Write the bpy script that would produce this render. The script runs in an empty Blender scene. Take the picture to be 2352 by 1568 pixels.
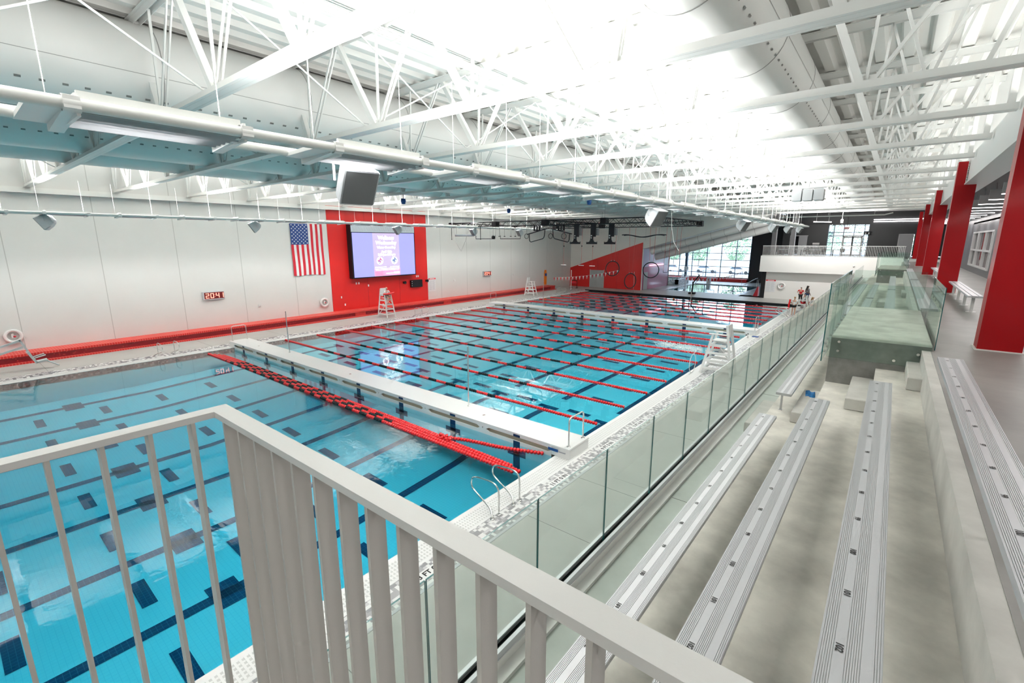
import bpy, math, random
import numpy as np
from mathutils import Matrix, Vector
random.seed(7)
C = bpy.context.scene.collection
SC = bpy.context.scene
PI = math.pi

# ------------------------------------------------------------------ camera
CAMZ = 6.28
_c = np.array([1176.0, 784.0]); _a = np.array([2060.6, 554.03]) - _c; _b = np.array([1172.96, 5800.6]) - _c
F = math.sqrt(-_a @ _b)
_Y = np.array([*_a, F]); _Y /= np.linalg.norm(_Y)
_Z = -np.array([*_b, F]); _Z /= np.linalg.norm(_Z)
_X = np.cross(_Y, _Z); _X /= np.linalg.norm(_X)
_R = np.array([_X, _Y, _Z])
cd = bpy.data.cameras.new('camera'); cam = bpy.data.objects.new('camera', cd); C.objects.link(cam)
cd.sensor_width = 36; cd.lens = F / 2352 * 36; cd.clip_start = 0.05; cd.clip_end = 800
m = Matrix.Identity(4)
for i in range(3):
    m[i][0] = _R[i, 0]; m[i][1] = -_R[i, 1]; m[i][2] = -_R[i, 2]
m[2][3] = CAMZ
cam.matrix_world = m
SC.camera = cam

# ------------------------------------------------------------------ world, exposure, sampling hints
SC.view_settings.view_transform = 'Standard'; SC.view_settings.look = 'None'
SC.view_settings.gamma = 1; SC.view_settings.use_curve_mapping = False
SC.view_settings.exposure = 1.02
W = bpy.data.worlds.new('sky'); SC.world = W; W.use_nodes = True
bg = W.node_tree.nodes['Background']; bg.inputs[0].default_value = (0.72, 0.84, 1.0, 1); bg.inputs[1].default_value = 3.6
cy = SC.cycles
cy.use_denoising = True; cy.max_bounces = 8; cy.diffuse_bounces = 4; cy.glossy_bounces = 4
cy.transmission_bounces = 7; cy.transparent_max_bounces = 24; cy.volume_bounces = 0
cy.sample_clamp_indirect = 6.0; cy.caustics_reflective = False; cy.caustics_refractive = True
UPLIGHT_W = 155.0; DOWN_FILL_W = 175.0      # watts per rail uplight, and per lamp added above its louvres

# ------------------------------------------------------------------ materials
MT = {}
def nodes_of(m): return m.node_tree.nodes, m.node_tree.links
def mat(name, col, rough=0.5, metal=0.0, spec=0.5, coat=0.0, noise=0.0, nscale=5.0, bump=0.0, emit=None, es=0.0):
    m = bpy.data.materials.new(name); m.use_nodes = True
    n, l = nodes_of(m); p = n['Principled BSDF']
    p.inputs['Base Color'].default_value = (*col, 1); p.inputs['Roughness'].default_value = rough
    p.inputs['Metallic'].default_value = metal; p.inputs['Specular IOR Level'].default_value = spec
    p.inputs['Coat Weight'].default_value = coat; p.inputs['Coat Roughness'].default_value = 0.08
    if emit: p.inputs['Emission Color'].default_value = (*emit, 1); p.inputs['Emission Strength'].default_value = es
    if noise or bump:
        tc = n.new('ShaderNodeTexCoord'); t = n.new('ShaderNodeTexNoise')
        t.inputs['Scale'].default_value = nscale; t.inputs['Detail'].default_value = 6; t.inputs['Roughness'].default_value = 0.6
        l.new(tc.outputs['Object'], t.inputs['Vector'])
        if noise:
            mx = n.new('ShaderNodeMix'); mx.data_type = 'RGBA'
            mx.inputs[6].default_value = (*[c * (1 - noise) for c in col], 1)
            mx.inputs[7].default_value = (*[min(1, c * (1 + noise * .6)) for c in col], 1)
            mr = n.new('ShaderNodeMapRange'); mr.inputs[1].default_value = .3; mr.inputs[2].default_value = .7
            l.new(t.outputs['Fac'], mr.inputs[0]); l.new(mr.outputs[0], mx.inputs[0]); l.new(mx.outputs[2], p.inputs['Base Color'])
        if bump:
            b = n.new('ShaderNodeBump'); b.inputs['Strength'].default_value = bump; b.inputs['Distance'].default_value = .01
            l.new(t.outputs['Fac'], b.inputs['Height']); l.new(b.outputs[0], p.inputs['Normal'])
    MT[name] = m; return m
mat('white_paint', (.80, .80, .78), .45)
mat('white_steel', (.78, .79, .77), .4)
mat('deck_paint', (.74, .74, .71), .55)
mat('duct_white', (.78, .78, .76), .38)
mat('duct_seam', (.35, .35, .34), .5)
mat('duct_hole', (.22, .22, .21), .6)
mat('hall_wall', (.72, .72, .70), .5, noise=.03, nscale=.4)
mat('end_wall', (.84, .825, .785), .5)
mat('wall_seam', (.50, .50, .48), .7)
mat('balcony_wall', (.82, .81, .785), .6)
mat('rail_paint', (.78, .775, .76), .32, bump=.03, nscale=160)
mat('baluster_paint', (.62, .60, .57), .42, bump=.05, nscale=220)
mat('red_paint', (.62, .012, .012), .42, coat=.25)
mat('red_panel', (.66, .014, .012), .38, coat=.15, bump=.04, nscale=40)
mat('red_column', (.40, .002, .006), .38, spec=.25, coat=.12, bump=.03, nscale=60)
mat('blue_lit_white', (.50, .47, .68), .35, coat=.3)  # white upper recess wall with blue daylight mixed into its colour
mat('blue_lit_red', (.42, .07, .17), .3, coat=.5)  # red lower recess wall, the same daylight mixed into its colour
mat('hull_water_tint', (.42, .72, .80), .4)  # submerged bulkhead skin, the water's cyan cast put into its colour
mat('dark_wall', (.020, .022, .024), .45, bump=.02, nscale=50)
mat('grey_wall', (.13, .13, .14), .45, coat=.1)
mat('black', (.010, .010, .012), .5, spec=.25)
mat('black_metal', (.012, .012, .016), .45, spec=.25)
mat('column_grey', (.10, .10, .105), .45)
mat('door_grey', (.42, .43, .44), .5)
mat('concrete', (.72, .695, .635), .75, noise=.26, nscale=2.1, bump=.2)
mat('concrete_walk', (.50, .54, .505), .45, noise=.14, nscale=1.1, bump=.05)
mat('concrete_riser', (.60, .59, .555), .8, noise=.16, nscale=2.2, bump=.2)
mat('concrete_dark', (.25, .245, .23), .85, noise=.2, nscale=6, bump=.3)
mat('concourse', (.28, .275, .26), .42, noise=.22, nscale=1.0, bump=.05)
mat('pool_deck', (.45, .45, .43), .42, noise=.07, nscale=.7)
mat('joint', (.22, .22, .21), .8)
mat('gutter', (.82, .82, .81), .4)
mat('gutter_line', (.60, .60, .59), .6)
mat('slot', (.35, .35, .34), .6)
mat('steel', (.72, .72, .70), .13, metal=1.0)
mat('chrome', (.8, .8, .8), .05, metal=1.0)
mat('aluminium', (.58, .59, .615), .40, metal=.4)
mat('aluminium_side', (.55, .56, .57), .4, metal=.5)
mat('plastic_white', (.82, .82, .81), .35)
mat('float_red', (.74, .008, .012), .28, coat=.3)
mat('float_black', (.008, .010, .013), .4, spec=.25)
mat('cable', (.25, .25, .25), .4, metal=.6)
mat('navy_tile', (.004, .024, .09), .35)
mat('louvre_grey', (.30, .30, .31), .5)
mat('slot_inside', (.62, .59, .47), .6)
mat('speaker_body', (.50, .52, .54), .5)
mat('speaker_grille', (.13, .135, .14), .8, bump=.6, nscale=300)
mat('screen_blue', (.05, .05, .1), .5, emit=(.36, .37, .98), es=.60)
mat('screen_pale', (.08, .08, .1), .5, emit=(.80, .66, .98), es=.42)
mat('screen_pink', (.3, .2, .3), .5, emit=(.95, .42, .70), es=.40)
mat('screen_white', (.5, .5, .5), .5, emit=(1, 1, 1), es=1.9)
mat('screen_dark', (.02, .04, .1), .5, emit=(.10, .16, .32), es=.8)
mat('screen_red', (.3, .02, .1), .5, emit=(.85, .10, .22), es=.9)
mat('screen_vent', (.55, .62, .70), .5)
mat('led_red', (.3, .02, .01), .5, emit=(1, .30, .22), es=1.5)
mat('led_back', (.10, .002, .002), .5, emit=(.5, .01, .01), es=.05)
mat('lamp_strip', (.9, .9, .9), .5, emit=(1, .93, .93), es=6.0)
mat('pink_lamp', (.9, .4, .4), .5, emit=(1, .35, .42), es=2.2)
mat('flag_red', (.55, .012, .03), .7)
mat('flag_white', (.80, .80, .80), .7)
mat('flag_blue', (.015, .05, .22), .7)
mat('skin', (.62, .36, .26), .5); mat('skin_dark', (.16, .075, .045), .5)
mat('hair_blond', (.42, .25, .11), .6); mat('hair_brown', (.07, .035, .02), .6); mat('hair_black', (.012, .01, .01), .6)
mat('cloth_white', (.80, .80, .80), .8); mat('cloth_red', (.62, .012, .02), .8); mat('cloth_black', (.014, .014, .016), .8)
mat('cloth_grey', (.22, .25, .27), .8); mat('denim', (.03, .07, .16), .8); mat('eye', (.01, .01, .01), .3)
mat('rope_red', (.6, .05, .05), .7); mat('rope_white', (.75, .75, .73), .7)
mat('orange', (.95, .25, .015), .4); mat('blue_plastic', (.01, .07, .28), .4); mat('blue_cloth', (.0, .12, .33), .8, bump=.5, nscale=40)
mat('sign_white', (.78, .79, .80), .5); mat('sign_text', (.35, .37, .42), .6); mat('sign_red', (.70, .03, .05), .5)
mat('yellow', (.85, .62, .03), .5)
mat('lift_grey', (.50, .56, .57), .4)
mat('leaf', (.30, .42, .26), .8, noise=.3, nscale=8); mat('bark', (.25, .2, .17), .9)
mat('snow_ground', (.42, .46, .38), .9, noise=.1, nscale=.3); mat('asphalt', (.45, .47, .50), .9)
mat('car_white', (.80, .82, .84), .25, coat=.6); mat('car_silver', (.45, .48, .52), .25, coat=.6); mat('tyre', (.02, .02, .02), .8)
mat('car_glass', (.05, .07, .09), .1); mat('brick_pale', (.55, .48, .42), .9)
mat('mullion', (.08, .12, .18), .4); mat('white_frame', (.7, .7, .7), .4)
mat('frame_grey', (.52, .52, .52), .4)
mat('text_black', (.02, .02, .02), .6)

def mosaic(name, stops, size, rough=.35, seed=0.0, grout=(.55, .55, .54)):
    m = bpy.data.materials.new(name); m.use_nodes = True; n, l = nodes_of(m); p = n['Principled BSDF']
    g = n.new('ShaderNodeNewGeometry'); sc = n.new('ShaderNodeVectorMath'); sc.operation = 'SCALE'; sc.inputs['Scale'].default_value = 1 / size
    ad = n.new('ShaderNodeVectorMath'); ad.operation = 'ADD'; ad.inputs[1].default_value = (.37 + seed, .13, .41)
    fl = n.new('ShaderNodeVectorMath'); fl.operation = 'FLOOR'; wn = n.new('ShaderNodeTexWhiteNoise'); wn.noise_dimensions = '3D'
    l.new(g.outputs['Position'], sc.inputs[0]); l.new(sc.outputs[0], ad.inputs[0]); l.new(ad.outputs[0], fl.inputs[0]); l.new(fl.outputs[0], wn.inputs['Vector'])
    r = n.new('ShaderNodeValToRGB'); r.color_ramp.interpolation = 'CONSTANT'
    while len(r.color_ramp.elements) < len(stops): r.color_ramp.elements.new(.5)
    for e, (pos, c) in zip(r.color_ramp.elements, stops): e.position = pos; e.color = (*c, 1)
    l.new(wn.outputs['Value'], r.inputs[0]); l.new(r.outputs[0], p.inputs['Base Color'])
    p.inputs['Roughness'].default_value = rough; MT[name] = m
mosaic('mosaic_grey', [(0, (.78, .78, .77)), (.36, (.40, .39, .40)), (.62, (.30, .30, .31)), (.86, (.58, .57, .58))], .075)
mosaic('mosaic_wall', [(0, (.75, .85, .85)), (.22, (.03, .12, .17)), (.55, (.008, .03, .06)), (.85, (.12, .32, .38))], .09)
mosaic('mosaic_dark', [(0, (.78, .78, .77)), (.40, (.16, .16, .18)), (.66, (.10, .10, .12)), (.9, (.45, .45, .46))], .11)
mosaic('mosaic_red', [(0, (.62, .04, .035)), (.35, (.50, .02, .02)), (.7, (.70, .07, .05))], .10)
mosaic('mosaic_dark_red', [(0, (.26, .004, .012)), (.4, (.30, .006, .016)), (.97, (.5, .05, .04))], .05)
mosaic('mosaic_tub', [(0, (.75, .78, .80)), (.5, (.25, .30, .40)), (.75, (.5, .55, .62))], .10)

def tile_floor(name, c1, c2, size):
    m = bpy.data.materials.new(name); m.use_nodes = True; n, l = nodes_of(m); p = n['Principled BSDF']
    g = n.new('ShaderNodeNewGeometry'); b = n.new('ShaderNodeTexBrick'); b.offset = 0; b.squash = 1
    b.inputs['Scale'].default_value = 1.0; b.inputs['Brick Width'].default_value = size; b.inputs['Row Height'].default_value = size
    b.inputs['Mortar Size'].default_value = size * .05; b.inputs['Color1'].default_value = (*c1, 1); b.inputs['Color2'].default_value = (*c1, 1)
    b.inputs['Mortar'].default_value = (*c2, 1)
    l.new(g.outputs['Position'], b.inputs['Vector']); l.new(b.outputs['Color'], p.inputs['Base Color']); p.inputs['Roughness'].default_value = .5
    MT[name] = m
tile_floor('pool_floor', (.78, .88, .86), (.70, .81, .81), .10)
tile_floor('lane_tile', (.004, .03, .10), (.05, .12, .2), .10)

def red_tiles(name, c, g_, sx):
    tile_floor(name, c, g_, sx)
red_tiles('red_tile', (.60, .018, .014), (.78, .30, .26), .12)

def water_material():
    m = bpy.data.materials.new('pool_water'); m.use_nodes = True; n, l = nodes_of(m)
    for x in list(n):
        if x.type != 'OUTPUT_MATERIAL': n.remove(x)
    o = [x for x in n if x.type == 'OUTPUT_MATERIAL'][0]
    gl = n.new('ShaderNodeBsdfGlossy'); gl.inputs['Roughness'].default_value = 0.0
    gl.inputs['Color'].default_value = (1, 1, 1, 1)
    tr = n.new('ShaderNodeBsdfTransparent'); mxs = n.new('ShaderNodeMixShader'); lw = n.new('ShaderNodeLayerWeight'); lw.inputs['Blend'].default_value = .5
    pw = n.new('ShaderNodeMath'); pw.operation = 'POWER'; pw.inputs[1].default_value = 5; l.new(lw.outputs['Facing'], pw.inputs[0])
    fr = n.new('ShaderNodeMath'); fr.operation = 'MULTIPLY_ADD'; fr.inputs[1].default_value = .98; fr.inputs[2].default_value = .02; l.new(pw.outputs[0], fr.inputs[0])
    l.new(fr.outputs[0], mxs.inputs[0]); l.new(tr.outputs[0], mxs.inputs[1]); l.new(gl.outputs[0], mxs.inputs[2])
    tc = n.new('ShaderNodeTexCoord')
    n1 = n.new('ShaderNodeTexNoise'); n1.inputs['Scale'].default_value = .55; n1.inputs['Detail'].default_value = 1.5
    n2 = n.new('ShaderNodeTexNoise'); n2.inputs['Scale'].default_value = 3.2; n2.inputs['Detail'].default_value = 2
    n3 = n.new('ShaderNodeTexNoise'); n3.inputs['Scale'].default_value = .10; n3.inputs['Detail'].default_value = 1
    for t in (n1, n2, n3): l.new(tc.outputs['Object'], t.inputs['Vector'])
    mr = n.new('ShaderNodeMapRange'); mr.inputs[1].default_value = .50; mr.inputs[2].default_value = .66; mr.inputs[3].default_value = .06; mr.inputs[4].default_value = 1
    l.new(n3.outputs['Fac'], mr.inputs[0])
    mu = n.new('ShaderNodeMath'); mu.operation = 'MULTIPLY'; l.new(n2.outputs['Fac'], mu.inputs[0]); l.new(mr.outputs[0], mu.inputs[1])
    ad = n.new('ShaderNodeMath'); ad.operation = 'MULTIPLY_ADD'; l.new(n1.outputs['Fac'], ad.inputs[0]); ad.inputs[1].default_value = .30; l.new(mu.outputs[0], ad.inputs[2])
    b = n.new('ShaderNodeBump'); b.inputs['Strength'].default_value = 1; b.inputs['Distance'].default_value = .0055
    l.new(ad.outputs[0], b.inputs['Height']); l.new(b.outputs[0], gl.inputs['Normal']); l.new(b.outputs[0], lw.inputs['Normal'])
    l.new(mxs.outputs[0], o.inputs['Surface'])
    v = n.new('ShaderNodeVolumeAbsorption'); v.inputs['Color'].default_value = (.0, .79, .905, 1); v.inputs['Density'].default_value = .50
    l.new(v.outputs[0], o.inputs['Volume'])
    MT['water'] = m
water_material()

def glass_material(name, tint, refl=.9):
    m = bpy.data.materials.new(name); m.use_nodes = True; n, l = nodes_of(m)
    for x in list(n):
        if x.type != 'OUTPUT_MATERIAL': n.remove(x)
    o = [x for x in n if x.type == 'OUTPUT_MATERIAL'][0]
    tr = n.new('ShaderNodeBsdfTransparent'); tr.inputs['Color'].default_value = (*tint, 1)
    gs = n.new('ShaderNodeBsdfGlossy'); gs.inputs['Roughness'].default_value = .0; gs.inputs['Color'].default_value = (refl, refl, refl, 1)
    lw = n.new('ShaderNodeLayerWeight'); lw.inputs['Blend'].default_value = .5; mx = n.new('ShaderNodeMixShader')
    pw = n.new('ShaderNodeMath'); pw.operation = 'POWER'; pw.inputs[1].default_value = 5; l.new(lw.outputs['Facing'], pw.inputs[0])
    fr = n.new('ShaderNodeMath'); fr.operation = 'MULTIPLY_ADD'; fr.inputs[1].default_value = .95; fr.inputs[2].default_value = .035; l.new(pw.outputs[0], fr.inputs[0])
    l.new(fr.outputs[0], mx.inputs[0]); l.new(tr.outputs[0], mx.inputs[1]); l.new(gs.outputs[0], mx.inputs[2]); l.new(mx.outputs[0], o.inputs['Surface'])
    MT[name] = m
glass_material('glass', (.93, .975, .955), .9)
glass_material('glass_box', (.885, .945, .92), .9)
glass_material('glass_far', (.88, .95, .92), .9)
mat('glass_edge', (.01, .12, .12), .15, coat=.5)
glass_material('window_glass', (.93, .97, 1.0), .8)

# ------------------------------------------------------------------ mesh helpers
class MB:
    def __init__(s): s.v = []; s.f = []; s.mi = []; s.sm = []; s.mats = []
    def _m(s, mt):
        if mt not in s.mats: s.mats.append(mt)
        return s.mats.index(mt)
    def poly(s, pts, faces, mt, smooth=False):
        o = len(s.v); s.v += [tuple(p) for p in pts]; k = s._m(mt)
        for f in faces: s.f.append([o + i for i in f]); s.mi.append(k); s.sm.append(smooth)
        return s
    def box(s, x0, x1, y0, y1, z0, z1, mt, bev=0):
        if bev:
            P = []
            for z, b in ((z0, bev), (z0 + bev, 0), (z1 - bev, 0), (z1, bev)):
                P += [(x0 + b, y0 + b, z), (x1 - b, y0 + b, z), (x1 - b, y1 - b, z), (x0 + b, y1 - b, z)]
            fs = [(3, 2, 1, 0), (12, 13, 14, 15)]
            for r in range(3):
                for i in range(4): j = (i + 1) % 4; fs.append((r * 4 + i, r * 4 + j, r * 4 + 4 + j, r * 4 + 4 + i))
            return s.poly(P, fs, mt)
        P = [(x0, y0, z0), (x1, y0, z0), (x1, y1, z0), (x0, y1, z0), (x0, y0, z1), (x1, y0, z1), (x1, y1, z1), (x0, y1, z1)]
        return s.poly(P, [(0, 3, 2, 1), (4, 5, 6, 7), (0, 1, 5, 4), (1, 2, 6, 5), (2, 3, 7, 6), (3, 0, 4, 7)], mt)
    def quad(s, a, b, c, d, mt): return s.poly([a, b, c, d], [(0, 1, 2, 3)], mt)
    def beam(s, a, b, w, h, mt, up=(0, 0, 1)):      # rectangular bar from a to b, w sideways, h along up
        a = Vector(a); b = Vector(b); d = (b - a).normalized(); u = Vector(up)
        if abs(d.dot(u)) > .98: u = Vector((0, 1, 0))
        sx = d.cross(u).normalized() * (w / 2); uz = sx.cross(d).normalized() * (h / 2)
        P = [a - sx - uz, a + sx - uz, a + sx + uz, a - sx + uz, b - sx - uz, b + sx - uz, b + sx + uz, b - sx + uz]
        return s.poly(P, [(0, 3, 2, 1), (4, 5, 6, 7), (0, 1, 5, 4), (1, 2, 6, 5), (2, 3, 7, 6), (3, 0, 4, 7)], mt)
    def path(s, pts, r, mt, n=8, closed=False, cap=True):
        pts = [Vector(p) for p in pts]; N = len(pts); rings = []; up = None
        for i, p in enumerate(pts):
            if closed: d = (pts[(i + 1) % N] - pts[i - 1])
            else: d = pts[min(i + 1, N - 1)] - pts[max(i - 1, 0)]
            d.normalize()
            if up is None:
                up = Vector((0, 0, 1)) if abs(d.z) < .9 else Vector((1, 0, 0))
            sx = d.cross(up).normalized(); up = sx.cross(d).normalized()
            rr = r[i] if isinstance(r, (list, tuple)) else r
            rings.append([p + sx * rr * math.cos(2 * PI * k / n) + up * rr * math.sin(2 * PI * k / n) for k in range(n)])
        P = [q for ring in rings for q in ring]; fs = []
        M = N if closed else N - 1
        for i in range(M):
            j = (i + 1) % N
            for k in range(n): k2 = (k + 1) % n; fs.append((i * n + k, i * n + k2, j * n + k2, j * n + k))
        s.poly(P, fs, mt, True)
        if cap and not closed: s.poly(rings[0], [tuple(range(n))[::-1]], mt); s.poly(rings[-1], [tuple(range(n))], mt)
        return s
    def tube(s, a, b, r, mt, n=8): return s.path([a, b], r, mt, n)
    def lathe(s, c, prof, mt, n=16, axis='z', smooth=True):      # prof: (radius, height) list
        P = []; fs = []
        for (r, h) in prof:
            for k in range(n):
                x, y = r * math.cos(2 * PI * k / n), r * math.sin(2 * PI * k / n)
                q = {'z': (x, y, h), 'x': (h, x, y), 'y': (x, h, y)}[axis]
                P.append((c[0] + q[0], c[1] + q[1], c[2] + q[2]))
        for i in range(len(prof) - 1):
            for k in range(n): k2 = (k + 1) % n; fs.append((i * n + k, i * n + k2, (i + 1) * n + k2, (i + 1) * n + k))
        return s.poly(P, fs, mt, smooth)
    def prism(s, pts, axis, a, b, mt):       # polygon extruded along axis
        def q(p, t): return {'z': (p[0], p[1], t), 'y': (p[0], t, p[1]), 'x': (t, p[0], p[1])}[axis]
        N = len(pts); P = [q(p, a) for p in pts] + [q(p, b) for p in pts]
        fs = [tuple(range(N))[::-1], tuple(range(N, 2 * N))] + [(i, (i + 1) % N, N + (i + 1) % N, N + i) for i in range(N)]
        return s.poly(P, fs, mt)
    def shift(s, d): s.v = [(p[0] + d[0], p[1] + d[1], p[2] + d[2]) for p in s.v]; return s
    def build(s, name, parent=None, world=False):
        if world and parent is not None:
            r = parent
            while r.parent: r = r.parent
            s.shift([-c for c in r.location])
        me = bpy.data.meshes.new(name); me.from_pydata(s.v, [], s.f)
        for t in s.mats: me.materials.append(MT[t])
        me.polygons.foreach_set('material_index', s.mi); me.polygons.foreach_set('use_smooth', s.sm); me.update()
        import bmesh
        bm = bmesh.new(); bm.from_mesh(me); bmesh.ops.recalc_face_normals(bm, faces=bm.faces); bm.to_mesh(me); bm.free()
        o = bpy.data.objects.new(name, me); C.objects.link(o)
        if parent is not None: o.parent = parent
        return o
def tag(o, label=None, cat=None, group=None, kind=None):
    if label: o['label'] = label
    if cat: o['category'] = cat
    if group: o['group'] = group
    if kind: o['kind'] = kind
    return o
def thing(name, label, cat, loc=(0, 0, 0), rz=0, group=None):
    o = bpy.data.objects.new(name, None); C.objects.link(o); o.location = loc; o.rotation_euler = (0, 0, rz)
    return tag(o, label, cat, group)
def struct(name, mb, label=None):
    o = mb.build(name); return tag(o, label, None, None, 'structure')
def dup(o, loc, rz=None, label=None, group=None, parent=None):
    c = o.copy(); C.objects.link(c)
    if parent is None:
        c.location = loc
        if rz is not None: c.rotation_euler = (0, 0, rz)
        if label: c['label'] = label
        if group: c['group'] = group
    else: c.parent = parent
    for ch in list(o.children): dup(ch, None, parent=c)
    return c
def textmesh(body, size, mt, name, parent, loc, rot=(0, 0, 0), align='CENTER', depth=0.0, world=False, bold=0.0):
    cu = bpy.data.curves.new('t', 'FONT'); cu.body = body; cu.size = size; cu.align_x = align; cu.align_y = 'CENTER'; cu.extrude = depth; cu.offset = bold
    cu.resolution_u = 3
    ob = bpy.data.objects.new('t', cu); C.objects.link(ob); bpy.context.view_layer.update()
    me = bpy.data.meshes.new_from_object(ob.evaluated_get(bpy.context.evaluated_depsgraph_get()))
    C.objects.unlink(ob); bpy.data.objects.remove(ob); bpy.data.curves.remove(cu)
    me.materials.clear(); me.materials.append(MT[mt])
    o = bpy.data.objects.new(name, me); C.objects.link(o)
    if parent is not None: o.parent = parent
    l = Vector(loc)
    if world and parent is not None:
        r = parent
        while r.parent: r = r.parent
        l = l - r.location
    o.location = l; o.rotation_euler = rot
    return o
ORD = ['first', 'second', 'third', 'fourth', 'fifth', 'sixth', 'seventh', 'eighth', 'ninth', 'tenth', 'eleventh', 'twelfth', 'thirteenth',
       'fourteenth', 'fifteenth', 'sixteenth', 'seventeenth', 'eighteenth', 'nineteenth', 'twentieth', 'twenty-first', 'twenty-second',
       'twenty-third', 'twenty-fourth', 'twenty-fifth', 'twenty-sixth', 'twenty-seventh', 'twenty-eighth', 'twenty-ninth', 'thirtieth'] + ['%dth' % i for i in range(31, 90)]

# main dimensions (metres; origin on the water plane under the camera)
PXL, PXR = -30.2, -7.12         # pool edges
PY0, PY1 = -7.0, 53.5
WX = -35.9                      # left wall
RW = 3.9                        # right wall
ENDY = 58.0
ROOF = 11.42
DZ = 0.02                       # deck level

# ================================================================== SETTING
# --- pool basin
def depth(y):
    K = [(-8, -3.96), (6, -3.96), (11, -3.2), (12.5, -2.75), (15.5, -2.3), (54, -1.7)]
    for (a, za), (b, zb) in zip(K, K[1:]):
        if y <= b: return za + (zb - za) * (y - a) / (b - a)
    return K[-1][1]
mb = MB()
ys = [-7.0, 6, 11, 12.5, 15.5, 53.5]
def fz(x, y): return depth(y) * (.30 + .25 * (x - PXL) / (PXR - PXL))      # floor raised, most at the side away from the stands, to imitate refraction
gy = sorted(set(ys + [float(v) for v in range(-6, 54)])); gx = [PXL + (PXR - PXL) * i / 24 for i in range(25)]
for a, b in zip(gy, gy[1:]):
    for x0, x1 in zip(gx, gx[1:]): mb.quad((x0, a, fz(x0, a)), (x1, a, fz(x1, a)), (x1, b, fz(x1, b)), (x0, b, fz(x0, b)), 'pool_floor')
for X in (PXL, PXR):
    for a, b in zip(gy, gy[1:]):
        mb.quad((X, a, fz(X, a)), (X, b, fz(X, b)), (X, b, -.24), (X, a, -.24), 'pool_floor')
        mb.quad((X, a, -.24), (X, b, -.24), (X, b, .0), (X, a, .0), 'mosaic_wall')
for Y in (PY0, PY1):
    mb.quad((PXL, Y, fz(PXL, Y)), (PXR, Y, fz(PXR, Y)), (PXR, Y, -.24), (PXL, Y, -.24), 'pool_floor')
    mb.quad((PXL, Y, -.24), (PXR, Y, -.24), (PXR, Y, 0), (PXL, Y, 0), 'mosaic_wall')
LC = [PXR - 1.44 - 2.886 * i for i in range(8)]      # long course lane centres
def strip(x0, x1, y0, y1):
    cuts = [y0] + [y for y in gy if y0 < y < y1] + [y1]
    for a, b in zip(cuts, cuts[1:]):
        mb.quad((x0, a, fz(x0, a) + .012), (x1, a, fz(x1, a) + .012), (x1, b, fz(x1, b) + .012), (x0, b, fz(x0, b) + .012), 'lane_tile')
for x in LC:
    strip(x - .15, x + .15, -6, 16.9); strip(x - .15, x + .15, 18.2, 34); strip(x - .15, x + .15, 36.2, 51.5)
    for y in (-3.0, 3.3): strip(x - .48, x + .48, y - .33, y + .33)
    for y in (16.9, 34, 51.5): strip(x - .5, x + .5, y - .15, y + .15)
for k in range(-9, 19):
    y = 12.84 + 2.165 * k
    if 10.4 < y < 12.2 or 34 < y < 36: continue
    for i in range(9):
        x = PXR - 2.886 * i
        if i in (0, 8): continue
        strip(x - .55, x + .55, y - .15, y + .15)
struct('floor_pool_basin', mb)
# --- water
mb = MB(); mb.box(PXL - .02, PXR + .02, PY0 - .02, PY1 + .02, -2.5, 0.0, 'water')
o = struct('floor_pool_water', mb); 
LP = (-23.0, -14.2, 60.6, 73.4)                       # leisure pool
# --- deck
mb = MB()
GX = (PXR + .62, PXL - .62); TX = (GX[0] + .55, GX[1] - .75)
def deck(x0, x1, y0, y1): mb.box(x0, x1, y0, y1, -.3, DZ, 'pool_deck')
deck(TX[0], 4.2, -8, 59.2); deck(WX - .3, TX[1], -8, 60)
deck(TX[1], TX[0], 54.75, 60.6); deck(TX[1], TX[0], -8, -7.6)
deck(-34, LP[0] - .5, 60, 84); deck(LP[1] + .5, 4.2, 59.2, 84); deck(LP[0] - .5, LP[1] + .5, 73.9, 84)
for y in (-2.5, 3.0, 7.9, 10.2, 14.6, 19.0, 23.4, 27.8, 32.2, 36.6, 41, 45.4, 49.8, 54.2):
    mb.box(TX[0], 2, y - .006, y + .006, DZ, DZ + .003, 'joint'); mb.box(-34.4, TX[1], y - .006, y + .006, DZ, DZ + .003, 'joint')
mb.box(-3.9, -3.888, -8, 58, DZ, DZ + .003, 'joint')
struct('floor', mb)
# --- gutters and mosaic bands
mb = MB()
for side, x_in, x_g, x_t in (('r', PXR, GX[0], TX[0]), ('l', PXL, GX[1], TX[1])):
    sg = 1 if side == 'r' else -1
    a, b = sorted((x_in, x_g)); mb.box(a, b, -7.62, 54.1, -.3, DZ, 'gutter')
    a, b = sorted((x_g, x_t)); mb.box(a, b, -7.62, 54.7, -.3, DZ + .001, 'mosaic_grey' if side == 'r' else 'mosaic_dark')
    xs0, xs1 = x_in + sg * .12, x_g - sg * .06
    for k in range(5):
        x = xs0 + (xs1 - xs0) * (k + .5) / 5
        mb.box(min(x - .022, x + .022), max(x - .022, x + .022), -7.5, 53.5, DZ, DZ + .002, 'gutter_line')
    y = 1.0
    while side == 'r' and y < 26:
        mb.box(xs0, xs1, y - .018, y + .018, DZ + .002, DZ + .005, 'gutter'); y += .075
mb.box(PXL - .62, PXR + .62, 53.5, 54.1, -.3, .0, 'gutter'); mb.box(GX[1], GX[0], 54.1, 54.75, -.3, DZ + .001, 'mosaic_dark')
mb.box(PXL - .6, PXR + .6, 53.48, 53.72, -.05, .14, 'black')
mb.box(PXL - .62, PXR + .62, -7.6, -7.0, -.3, DZ, 'gutter')
mb.box(TX[0], TX[0] + .07, -7.6, 54.7, -.2, DZ + .012, 'aluminium')
struct('trim_1', mb)
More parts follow.
